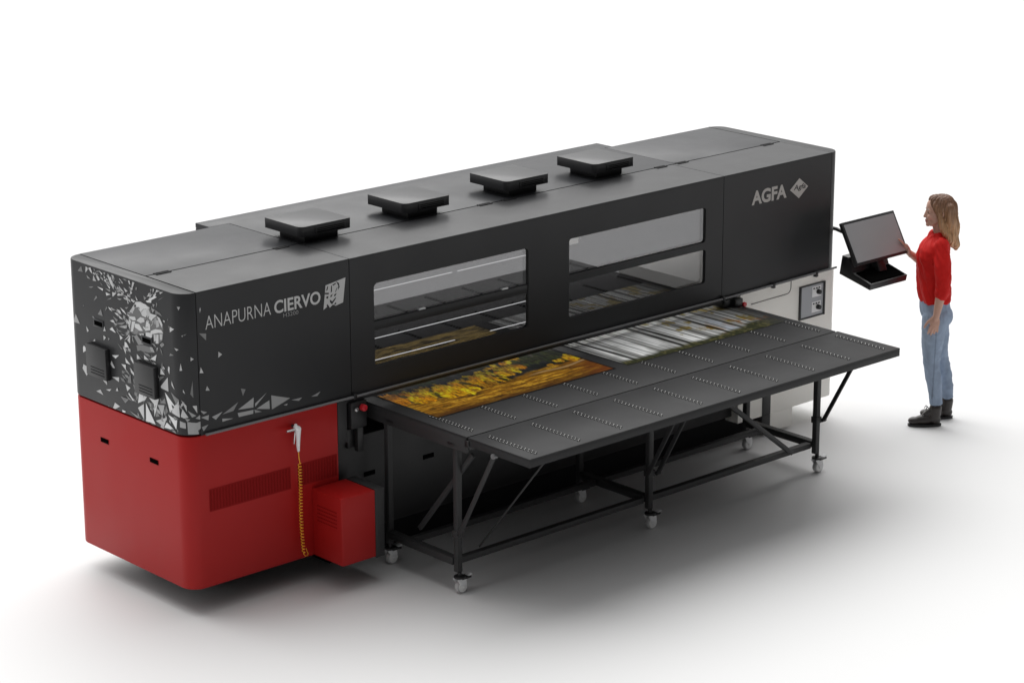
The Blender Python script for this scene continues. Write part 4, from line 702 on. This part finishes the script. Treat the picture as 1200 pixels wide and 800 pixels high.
def print_autumn(u, v):
    n1 = fbm(u*26, v*22, 1); n2 = fbm(u*70, v*60, 2); n3 = fbm(u*8, v*5, 3); nl = fbm(u*60, v*9, 4)
    c = np.zeros(u.shape+(3,)); c[:] = (.030, .032, .034)
    # mountain mist in the upper part, soft vertical streaks
    c = mixc(c, (.13, .13, .14), sst(.38, .5, v)*sst(.45, .75, nl)*.9)
    c = mixc(c, (.012, .015, .012), sst(.55, .40, n1)*.8)
    # tree masses
    def crown(cu, cv, ru, rv, col, seed, hard=.35):
        i0, i1 = np.searchsorted(v[:, 0], (cv-rv*1.9, cv+rv*1.9)); j0, j1 = np.searchsorted(u[0], (cu-ru*1.9, cu+ru*1.9))
        if i1-i0 < 2 or j1-j0 < 2: return
        uu = u[i0:i1, j0:j1]; vv = v[i0:i1, j0:j1]
        q = ((uu-cu)/ru)**2+((vv-cv)/rv)**2 + (fbm(uu*90+seed, vv*34, seed, 4)-.5)*2.0
        m = sst(1.0, 1.0-hard, q)
        k = fbm(uu*170+seed, vv*45+seed, seed+9, 4)
        col = np.minimum(np.asarray(col)*1.4, .98)
        k = sst(.33, .66, k); lit = np.stack([.50+.85*k, .36+.95*k, .25+1.0*k], -1)
        c[i0:i1, j0:j1] = np.minimum(c[i0:i1, j0:j1]*(1-m[..., None])+col*lit*m[..., None], 1)
    # meadow
    top = np.interp(u, [0, .04, .12, .27, .42, .5, .6, .7, .78, .86, .95, 1.0], [.25, .24, .22, .19, .19, .20, .21, .23, .24, .24, .25, .25])+.03*(n1-.5)
    m = sst(top+.015, top-.015, v)
    g = fbm(u*16, v*75, 6); g2 = fbm(u*90, v*60, 8)
    mead = np.zeros_like(c); mead[:] = (.34, .15, .012)
    mead = mixc(mead, (.80, .44, .04), sst(.50, .72, g)*.9); mead = mixc(mead, (.07, .035, .008), sst(.46, .28, g)*.9)
    mead = mixc(mead, (.10, .05, .008), sst(.55, .75, g2)*.6)
    mead = mixc(mead, (.05, .018, .006), sst(.12, .0, v)*.9); mead = mixc(mead, (.16, .04, .01), sst(.80, 1.0, u)*.8)
    road = np.abs(v-(.150+.05*u+.01*np.sin(u*20)))
    mead = mixc(mead, (.55, .36, .16), sst(.014, .003, road)*sst(.62, .74, u)*.8)
    c = c*(1-m[..., None])+mead*m[..., None]
    rng = np.random.RandomState(5)
    lu = [0, .04, .12, .27, .42, .5, .6, .7, .78, .86, .95, 1.0]; lv = [.34, .33, .30, .275, .285, .30, .315, .37, .42, .36, .33, .33]
    gold = ((.98, .46, .012), (1.0, .50, .016), (.85, .36, .010), (.62, .25, .008), (.50, .27, .012), (.30, .16, .015), (.06, .06, .012))
    for k in range(60): crown(rng.rand(), .42+.10*rng.rand()+.05*rng.rand(), .010+.014*rng.rand(), .03+.05*rng.rand(), (.020, .030, .014) if k % 3 else (.07, .07, .06), 100+k)
    items = []
    for k in range(210):
        u0 = rng.rand(); off = rng.uniform(-.075, .065)
        items.append((off, u0, np.interp(u0, lu, lv)+off))
    for k, (off, u0, v0) in enumerate(sorted(items, reverse=True)):
        dark = u0 > .70 and (u0-.86)**2/.14**2+(v0-.34)**2/.10**2 < 1.0
        if dark: col = ((.030, .048, .008), (.05, .065, .01), (.022, .034, .007))[k % 3]
        elif u0 < .07: col = (.62, .25, .01)
        else: col = gold[rng.choice(7, p=(.26, .22, .16, .08, .06, .08, .14))]
        s = .8+.5*rng.rand()
        crown(u0, v0, .020*s, .050*s, col, 200+k, .7)
    crown(.90, .275, .03, .028, (.75, .42, .02), 27); crown(.83, .25, .02, .02, (.6, .33, .02), 28)
    far = fbm(u*9, v*40, 61); c = mixc(c, (.95, .66, .20), sst(.66, .74, v)*(.35+.65*sst(.35, .6, far))); c = mixc(c, (.05, .04, .02), sst(.70, .8, v)*sst(.55, .7, fbm(u*12, v*50, 62))*.8)
    c = mixc(c, (.006, .006, .006), sst(.985, .995, u)+sst(.008, .003, v))
    return c

def print_forest(u, v):
    nl = fbm(u*50, v*1.1, 40); n1 = fbm(u*22, v*16, 41); n3 = fbm(u*6, v*3, 42); nf = fbm(u*140, v*1.8, 43)
    base = np.zeros(u.shape+(3,)); base[:] = (.42, .43, .42)
    c = mixc(base, (.97, .98, .97), sst(.36, .55, n3)*sst(.95, .3, u)+.25*sst(.5, .2, u))
    c = mixc(c, (.20, .20, .19), sst(.52, .36, nl)*.85)
    c = mixc(c, (.62, .63, .64), sst(.60, .75, nf)*.5)
    # golden leaves
    c = mixc(c, (.30, .22, .03), sst(.52, .66, n1)*sst(.40, .52, u)*sst(.08, .16, v)*.95)
    c = mixc(c, (.32, .14, .03), sst(.55, .68, fbm(u*30, v*18, 44))*sst(.60, .72, u)*sst(.30, .15, v)*.9)
    c = mixc(c, (.42, .47, .56), sst(.05, .02, np.abs(u-.74))*sst(.35, .22, v)*.7)
    # trunks
    for k, (cu, w, d, lean) in enumerate(((.015, .006, .6, 0), (.075, .010, .95, .004), (.12, .004, .6, 0), (.20, .005, .5, .003), (.255, .003, .4, 0), (.31, .003, .5, 0), (.385, .010, .95, 0), (.43, .010, .9, .005), (.46, .004, .7, 0),
                                         (.52, .004, .6, 0), (.58, .005, .7, .004), (.63, .003, .5, 0), (.685, .010, .95, -.003), (.72, .004, .6, 0), (.785, .008, .9, 0), (.83, .004, .7, 0), (.87, .005, .8, 0), (.91, .004, .7, 0), (.955, .006, .8, 0))):
        dd = np.abs(u-cu-lean*np.sin(v*9+k))
        c = mixc(c, (.018, .017, .015), sst(w*1.6, w*.45, dd)*min(1, d*1.2))
        c = mixc(c, (.55, .56, .55), sst(w*.7, w*.2, np.abs(u-cu-w*2.0))*.35)
    c = mixc(c, c*1.5+.12, sst(.62, .72, v))  # far end lightened in place of light inside the printer
    # undergrowth along the near edge and fading right end
    gtop = .035+.05*fbm(u*18, v*0+.5, 45)+.05*sst(.5, 1, u)
    gr = np.zeros_like(c); gr[:] = (.035, .038, .018); gr = mixc(gr, (.11, .10, .04), sst(.5, .75, fbm(u*60, v*50, 46)))
    m = sst(gtop+.02, gtop-.03, v)
    c = c*(1-m[..., None])+gr*m[..., None]
    c = mixc(c, (.05, .05, .048), sst(.86, .99, u)*.8)
    return c

def make_print(name, label, x0, x1, y0, y1, fn, group, nx=520, ny=340):
    xs = np.linspace(0, 1, nx); ys = np.linspace(0, 1, ny)
    U, V = np.meshgrid(xs, ys)
    bm_v = np.stack([x0+(x1-x0)*U, y0+(y1-y0)*V, np.full_like(U, TZ+.005)], -1).reshape(-1, 3)
    idx = np.arange(nx*ny).reshape(ny, nx)
    fa = np.stack([idx[:-1, :-1], idx[:-1, 1:], idx[1:, 1:], idx[1:, :-1]], -1).reshape(-1, 4)
    # underside sheet edge gives the board its thickness
    nb = len(bm_v); e = np.array([[x0, y0, TZ+.0005], [x1, y0, TZ+.0005], [x1, y1, TZ+.0005], [x0, y1, TZ+.0005]])
    verts = np.concatenate([bm_v, e]); q = [idx[0, 0], idx[0, -1], idx[-1, -1], idx[-1, 0]]
    faces = fa.tolist()+[[nb+3, nb+2, nb+1, nb]]+[[int(q[(k+1) % 4]), int(q[k]), nb+k, nb+(k+1) % 4] for k in range(4)]
    me = bpy.data.meshes.new(name); me.from_pydata(verts.tolist(), [], faces)
    col = fn(U, V).reshape(-1, 3); col = np.concatenate([col, np.full((4, 3), .3)])
    paint(me, np.clip(col, 0, 1))
    return tag(obj(name, me, PRINTM, None, 20), label, 'poster print', group)
PRINTM = mat('print_ink', (.5, .5, .5), .5, spec=.05, attr='paint')
make_print('landscape_print', 'glossy print of golden autumn trees lying on the table left half', 1.505, 3.0, -.482, .87, print_autumn, 'prints lying on the table')
make_print('landscape_print', 'pale print of misty birch trunks lying on the table right half', 3.11, 4.61, -.482, .87, print_forest, 'prints lying on the table')

# ------------------------------------------------------------------ operator console
C_ = thing('operator_console', 'black touch screen above a tilted keyboard shelf, on an arm from printer', 'console', (5.665, .25, 1.37))
CI = Matrix.Translation((-5.665, -.25, -1.37))
SCR = mat('screen_glass', (.30, .30, .31), .3, spec=.6)
tilt = math.radians(29)
MM = CI @ Matrix.Translation((5.768, -.362, 1.232)) @ Matrix.Rotation(-tilt, 4, 'X')
# local: x across, z up the panel, y back
bm = B(); box(bm, -.285, .285, 0, .028, 0, .325, .004, M=MM)
box(bm, -.24, .24, .028, .05, .03, .29, .008, M=MM)
sc = obj('screen_housing', bm, BLACK, C_)
bm = B(); box(bm, -.268, .268, -.0015, .0005, .020, .305, 0, M=MM); obj('screen', bm, SCR, sc)
bm = B()
box(bm, -.04, .04, .03, .10, -.075, .12, .006, M=MM)
obj('screen_bracket', bm, BLACK, C_)
bt = math.radians(13)
BM = CI @ Matrix.Translation((5.735, -.445, 1.065)) @ Matrix.Rotation(bt, 4, 'X')
bm = B()
prism(bm, [(0, 0), (.29, 0), (.30, .14), (.24, .15), (.18, .055), (0, .045)], -.205, .195, .003, M=BM @ Matrix(((0, 0, 1, 0), (1, 0, 0, 0), (0, 1, 0, 0), (0, 0, 0, 1))))
bs = obj('keyboard_shelf', bm, BLACK, C_)
bm = B()
Kt = BM @ Matrix.Translation((0, 0, .0455)) @ Matrix.Rotation(math.atan2(.01, .18), 4, 'X')
box(bm, -.185, .175, .012, .165, .0, .008, .002, M=Kt)
obj('keyboard_base', bm, HOLE, bs)
bm = B()
tube(bm, [CI @ Vector(p) for p in ((5.655, .30, 1.40), (5.70, .26, 1.395), (5.79, .10, 1.365), (5.79, -.05, 1.34), (5.77, -.20, 1.32))], .014, 12)
cyl(bm, CI @ Vector((5.66, .30, 1.36)), CI @ Vector((5.66, .30, 1.44)), .03, seg=16, bev=.004)
obj('swivel_arm', bm, BLACK, C_)

# ------------------------------------------------------------------ the operator
# local frame: x forward, y towards her left, z up
WO = Vector((6.118, -.600, 0)); WY = math.atan2(.67137, -.74112)
Wm = thing('person', 'woman in red blouse, pale jeans and dark boots touching the screen', 'person', WO, WY)
V3 = Vector
SKIN = mat('skin', (.55, .33, .25), .5, attr='paint')
def finger(bm, base, d, bend_axis, L, r, b):
    """three phalanges that curl about bend_axis"""
    p = V3(base); d = V3(d).normalized(); ch = [(p, r*1.05)]
    for k, q in enumerate((.45, .31, .24)):
        d = Matrix.Rotation(b[k], 3, bend_axis) @ d
        p = p + d*L*q; ch.append((p, r*(.97-.11*k)))
    seg_chain(bm, ch, 10)
def hand(bm, wrist, d, palm_n, s, curl, spread=.10, thumb=.75):
    """d: wrist->knuckles, palm_n: out of the palm, s: towards the thumb"""
    d = V3(d).normalized(); s = V3(s); s = (s-d*s.dot(d)).normalized(); n = V3(palm_n); n = (n-d*n.dot(d)-s*n.dot(s)).normalized()
    w = V3(wrist)
    R = Matrix((s, n, d)).transposed()
    ball(bm, w+d*.045, (.036, .015, .05), R, 16)
    ball(bm, w+d*.030+s*.018+n*.006, (.018, .015, .032), R, 12)
    seg_chain(bm, [(w-d*.02, .024), (w+d*.02, .022)], 12)
    ax = n.cross(d)           # positive rotation curls towards the palm
    ax = -ax if (Matrix.Rotation(.3, 3, ax) @ d).dot(n) < 0 else ax
    for k, (o, L, r) in enumerate(((.027, .072, .0086), (.009, .080, .0088), (-.009, .074, .0084), (-.026, .058, .0076))):
        fd = d + s*spread*(1.5-k)*.9
        finger(bm, w+s*o+d*(.083-.004*abs(k-1)), fd, ax, L, r, [c*(1+.15*k) for c in curl])
    # thumb from the side of the palm
    t0 = w+s*.026+d*.022+n*.004; td = (d*.75+s*thumb+n*.25).normalized()
    seg_chain(bm, [(t0, .0125), (t0+td*.038, .0105), (t0+td*.038+(td+d*.5).normalized()*.028, .0092), (t0+td*.038+(td+d*.7).normalized()*.050, .0078)], 10)

bm = B()
# head, face and neck
HC = V3((.032, 0, 1.598))
ball(bm, HC, (.088, .070, .086), seg=32)
ball(bm, (.066, 0, 1.545), (.054, .056, .075), seg=28)
ball(bm, (.078, 0, 1.500), (.036, .043, .040), seg=20)
ball(bm, (.103, 0, 1.474), (.017, .020, .017), seg=16)                                  # chin
seg_chain(bm, [(V3((.04, .042, 1.515)), .018), (V3((.085, .026, 1.478)), .015)], 12); seg_chain(bm, [(V3((.04, -.042, 1.515)), .018), (V3((.085, -.026, 1.478)), .015)], 12)
seg_chain(bm, [(V3((.113, 0, 1.574)), .010), (V3((.122, 0, 1.549)), .0105), (V3((.128, 0, 1.532)), .0115)], 12)   # nose
for s in (-1, 1):
    ball(bm, (.119, s*.010, 1.528), (.010, .008, .007), seg=10)
    ball(bm, (.108, s*.033, 1.583), (.012, .022, .008), seg=12)                           # brow
    ball(bm, (.099, s*.036, 1.535), (.018, .020, .020), seg=12)                           # cheek
    ball(bm, (.018, s*.073, 1.556), (.016, .007, .030), Matrix.Rotation(-.2, 3, 'Y'), 14)  # ear
    ball(bm, (.106, s*.030, 1.567), (.0105, .014, .0085), seg=12)                         # eyelid and eye
ball(bm, (.117, 0, 1.506), (.010, .019, .006), seg=14); ball(bm, (.114, 0, 1.495), (.011, .017, .007), seg=14)
seg_chain(bm, [(V3((.034, 0, 1.52)), .046), (V3((.022, 0, 1.45)), .047), (V3((.012, 0, 1.38)), .048)], 20)
# trunk and limbs, covered by the clothes
for (z, cx, rx, ry) in ((1.29, .03, .075, .125), (1.24, .04, .09, .125), (1.12, .04, .085, .115), (1.0, .035, .07, .105), (.88, .03, .065, .11)):
    ball(bm, (cx, 0, z), (rx, ry, .10), seg=20)
NE, NW = V3((.012, .207, 1.09)), V3((.050, .205, .850))
seg_chain(bm, [(V3((.02, .145, 1.345)), .040), (NE, .038), (NE.lerp(NW, .35), .036), (NW, .024)], 18)
FE, FW = V3((.035, -.225, 1.09)), V3((.200, -.155, 1.222))
seg_chain(bm, [(V3((.02, -.145, 1.345)), .040), (FE, .038), (FE.lerp(FW, .35), .035), (FW, .023)], 18)
for ch in ([(V3((.03, .075, .84)), .06), (V3((.05, .09, .487)), .034), (V3((.015, .09, .25)), .031), (V3((.005, .09, .10)), .031)], [(V3((.0, -.075, .84)), .06), (V3((-.04, -.09, .47)), .034), (V3((-.098, -.09, .25)), .031), (V3((-.112, -.09, .10)), .031)]): seg_chain(bm, ch, 16)
for (hx, hy) in ((.01, .09), (-.107, -.09)): seg_chain(bm, [(V3((hx, hy, .08)), .03), (V3((hx+.12, hy, .04)), .025)], 12)
hand(bm, NW, (.14, -.03, -1), (-.2, -1, 0), (1, -.15, .1), (.22, .30, .25), spread=.07, thumb=.55)
hand(bm, FW, (.70, .02, .72), (.35, .6, -.35), (-.3, .75, .45), (.10, .14, .10), spread=.16, thumb=.9)
me = remeshed(bm, .0042, 3)
c = coords(me); n = len(c)
rgb = np.tile(np.array([[.52, .30, .225]]), (n, 1))
rgb *= (1+.10*(fbm(c[:, 0]*40+9, c[:, 2]*40+c[:, 1]*17+20, 3, 3)-.5))[:, None]
def near(p, r): return np.linalg.norm((c-np.array(p))/np.array(r), axis=1)
lip = near((.122, 0, 1.501), (.018, .023, .0105)) < 1; rgb[lip] = (.44, .15, .13)
hd = c[:, 2] > 1.44
for s in (-1, 1):
    ck = np.clip(1-near((.105, s*.045, 1.535), (.03, .03, .03)), 0, 1)[:, None]; rgb = rgb*(1-ck*.35)+np.array([.55, .22, .17])*ck*.35
    ey = near((.116, s*.031, 1.568), (.012, .015, .0058)) < 1; rgb[ey] = (.06, .035, .025)
    br = near((.117, s*.033, 1.589), (.016, .021, .0048)) < 1; rgb[br] = (.13, .075, .045)
paint(me, rgb)
obj('body', me, SKIN, Wm, 180)

# hair
HAIRM = mat('hair_strands', (.3, .2, .1), .42, spec=.4, attr='paint')
bm = B()
ball(bm, (.008, 0, 1.608), (.095, .082, .084), seg=28)
ball(bm, (.050, 0, 1.652), (.052, .058, .036), seg=20)
for s in (-1, 1):
    seg_chain(bm, [(V3((.080, s*.030, 1.655)), .020), (V3((.070, s*.062, 1.615)), .022), (V3((.040, s*.076, 1.560)), .022), (V3((.018, s*.078, 1.50)), .026), (V3((-.01, s*.075, 1.44)), .028), (V3((-.045, s*.065, 1.375)), .026), (V3((-.062, s*.05, 1.325)), .012)], 14)
    seg_chain(bm, [(V3((-.03, s*.06, 1.60)), .04), (V3((-.045, s*.055, 1.50)), .042), (V3((-.062, s*.045, 1.41)), .040), (V3((-.085, s*.03, 1.335)), .018)], 14)
seg_chain(bm, [(V3((-.045, 0, 1.60)), .055), (V3((-.060, 0, 1.50)), .056), (V3((-.078, 0, 1.41)), .048), (V3((-.096, .01, 1.33)), .026), (V3((-.104, .0, 1.295)), .010)], 16)
def hair_disp(co, no):
    a = np.arctan2(co[:, 1], co[:, 0]+.01)
    w = fbm(a*14+30, co[:, 2]*5+7, 21, 4)-.5; w2 = fbm(a*40+30, co[:, 2]*7+3, 22, 3)-.5
    return co+no*((np.sin(co[:, 2]*42+a*3)*.006*sst(1.62, 1.45, co[:, 2]))+w*.020+w2*.008)[:, None]
me = remeshed(bm, .0045, 5, hair_disp)
c = coords(me); a = np.arctan2(c[:, 1], c[:, 0]+.01)
t = sst(1.68, 1.40, c[:, 2]); st = fbm(a*45+40, c[:, 2]*6+9, 23, 3)
rgb = np.array([.17, .085, .05])*(1-t[:, None])+np.array([.46, .26, .13])*t[:, None]
rgb = rgb*(.45+1.15*st)[:, None]
paint(me, rgb); obj('hair', me, HAIRM, Wm, 180)

# blouse
def loft(bm, rings, n=40):
    vs = []
    for (z, cx, rx, ry) in rings:
        vs.append([bm.verts.new((cx+rx*math.copysign(abs(math.cos(a))**.9, math.cos(a)), ry*math.copysign(abs(math.sin(a))**.9, math.sin(a)), z)) for a in [2*PI*k/n for k in range(n)]])
    for i in range(len(vs)-1):
        for k in range(n): bm.faces.new((vs[i][k], vs[i][(k+1) % n], vs[i+1][(k+1) % n], vs[i+1][k]))
    bm.faces.new(vs[0][::-1]); bm.faces.new(vs[-1])
bm = B()
loft(bm, [(.918, .030, .108, .160), (.935, .032, .116, .166), (1.0, .040, .116, .158), (1.08, .050, .110, .150), (1.16, .057, .112, .150), (1.24, .058, .116, .160), (1.30, .050, .106, .168), (1.345, .036, .088, .160), (1.385, .022, .066, .110), (1.405, .018, .060, .076), (1.42, .018, .058, .068)])
ball(bm, (.118, .06, 1.235), (.052, .06, .062)); ball(bm, (.118, -.06, 1.235), (.052, .06, .062))
seg_chain(bm, [(V3((.02, .140, 1.352)), .060), (V3((.016, .185, 1.25)), .060), (V3((.010, .212, 1.12)), .056), (V3((.018, .213, 1.05)), .050)], 20)
seg_chain(bm, [(V3((.018, .212, 1.045)), .053), (V3((.022, .211, 1.02)), .051)], 18)
seg_chain(bm, [(V3((.02, -.140, 1.352)), .060), (V3((.025, -.19, 1.24)), .058), (FE+V3((0, 0, .01)), .054), (FE.lerp(FW, .28), .049)], 20)
seg_chain(bm, [(V3((.062, .045, 1.402)), .018), (V3((.092, .016, 1.36)), .014)], 10); seg_chain(bm, [(V3((.062, -.045, 1.402)), .018), (V3((.092, -.016, 1.36)), .014)], 10)
seg_chain(bm, [(V3((-.03, .04, 1.425)), .016), (V3((.02, .062, 1.415)), .016), (V3((.062, .045, 1.402)), .017)], 10)
seg_chain(bm, [(V3((-.03, -.04, 1.425)), .016), (V3((.02, -.062, 1.415)), .016), (V3((.062, -.045, 1.402)), .017), ], 10); seg_chain(bm, [(V3((-.03, .04, 1.425)), .016), (V3((-.03, -.04, 1.425)), .016)], 10)
def cloth_disp(amp, fx, fz, seed):
    def f(co, no):
        a = np.arctan2(co[:, 1], co[:, 0]-.03)
        w = fbm(a*fx+20+co[:, 2]*4, co[:, 2]*fz+a*2.5+11, seed, 3)-.5; w2 = fbm(co[:, 0]*30+9, co[:, 2]*22+co[:, 1]*20+14, seed+1, 3)-.5
        return co+no*(w*amp+w2*amp*.6)[:, None]
    return f
me = remeshed(bm, .006, 5, cloth_disp(.026, 2.2, 9, 31))
BLOUSE = mat('red_cotton', (.56, .012, .010), .75, spec=.2, bump=.15, bscale=900, cvar=.06)
obj('blouse', me, BLOUSE, Wm, 180)

# jeans
bm = B()
ball(bm, (.028, 0, .865), (.105, .152, .13), seg=28); ball(bm, (-.022, .06, .82), (.07, .085, .085)); ball(bm, (-.028, -.06, .82), (.07, .085, .085))
loft(bm, [(.84, .03, .10, .148), (.90, .032, .102, .148), (.98, .036, .09, .135)])
seg_chain(bm, [(V3((.032, .082, .80)), .096), (V3((.046, .088, .66)), .084), (V3((.052, .09, .487)), .059), (V3((.030, .09, .36)), .057), (V3((.014, .09, .25)), .050), (V3((.008, .09, .195)), .045)], 22)
cyl(bm, (.008, .09, .20), (.006, .09, .162), .046, .045, seg=24)
seg_chain(bm, [(V3((.005, -.082, .80)), .095), (V3((-.015, -.088, .66)), .082), (V3((-.040, -.09, .47)), .058), (V3((-.074, -.09, .35)), .056), (V3((-.098, -.09, .25)), .049), (V3((-.105, -.09, .195)), .044)], 22)
cyl(bm, (-.105, -.09, .20), (-.108, -.09, .155), .045, .044, seg=24)
me = remeshed(bm, .006, 4, cloth_disp(.015, 2.5, 20, 35))
c = coords(me)
w = fbm(c[:, 0]*22+9, c[:, 2]*9+c[:, 1]*12+9, 36, 4)
rgb = np.array([.30, .37, .485])[None, :]*(.75+.55*w)[:, None]
wear = np.clip(1-np.abs(c[:, 2]-.66)/.22, 0, 1)*sst(.03, .10, c[:, 0]); rgb = rgb*(1-.35*wear[:, None])+np.array([.38, .45, .54])*.35*wear[:, None]
leg = c[:, 2] < .74
seam = (np.abs(c[:, 0]-(.04+.0*c[:, 2])) < .0045) & (c[:, 1] > .12); rgb[seam] *= .65
paint(me, rgb)
JEAN = mat('pale_denim', (.3, .36, .45), .85, spec=.15, bump=.25, bscale=800, attr='paint')
obj('jeans', me, JEAN, Wm, 180)

# boots
BOOT = mat('worn_leather', (.036, .030, .028), .4, bump=.3, bscale=120, cvar=.5, vscale=25)
for (hx, hy) in ((.005, .09), (-.108, -.09)):
    bm = B()
    seg_chain(bm, [(V3((hx, hy, .132)), .045), (V3((hx+.004, hy, .085)), .043), (V3((hx+.012, hy, .060)), .042)], 18)
    ball(bm, (hx+.075, hy, .050), (.092, .040, .036), Matrix.Rotation(.12, 3, 'Y'), 20); ball(bm, (hx+.148, hy, .040), (.048, .038, .028), seg=18); ball(bm, (hx-.005, hy, .045), (.037, .036, .035), seg=16)
    seg_chain(bm, [(V3((hx+.045, hy, .105)), .026), (V3((hx+.075, hy, .082)), .022)], 12)
    bt_ = obj('boot', remeshed(bm, .0045, 3), BOOT, Wm, 180)
    bm = B()
    pl = []
    for k in range(28):
        a = 2*PI*k/28; ca, sa = math.cos(a), math.sin(a)
        pl.append((hx+.075+.122*ca, hy+(.041-.008*max(0, -ca)*1)*math.copysign(abs(sa)**.7, sa)))
    prism(bm, pl, .001, .020, .004); obj('sole', bm, BLACK, bt_)
    bm = B()
    for k in range(5):
        q = k/4; z = .128-.052*q; x = hx+.044+.060*q
        tube(bm, [(x-.008, hy-.026, z-.010), (x, hy, z+.006), (x-.004, hy+.026, z-.008)], .0032, 6)
    for s in (-1, 1): tube(bm, [(hx+.05, hy, .135), (hx+.066, hy+s*.02, .148), (hx+.075, hy+s*.03, .125)], .003, 6)
    obj('laces', bm, BLACK, bt_)
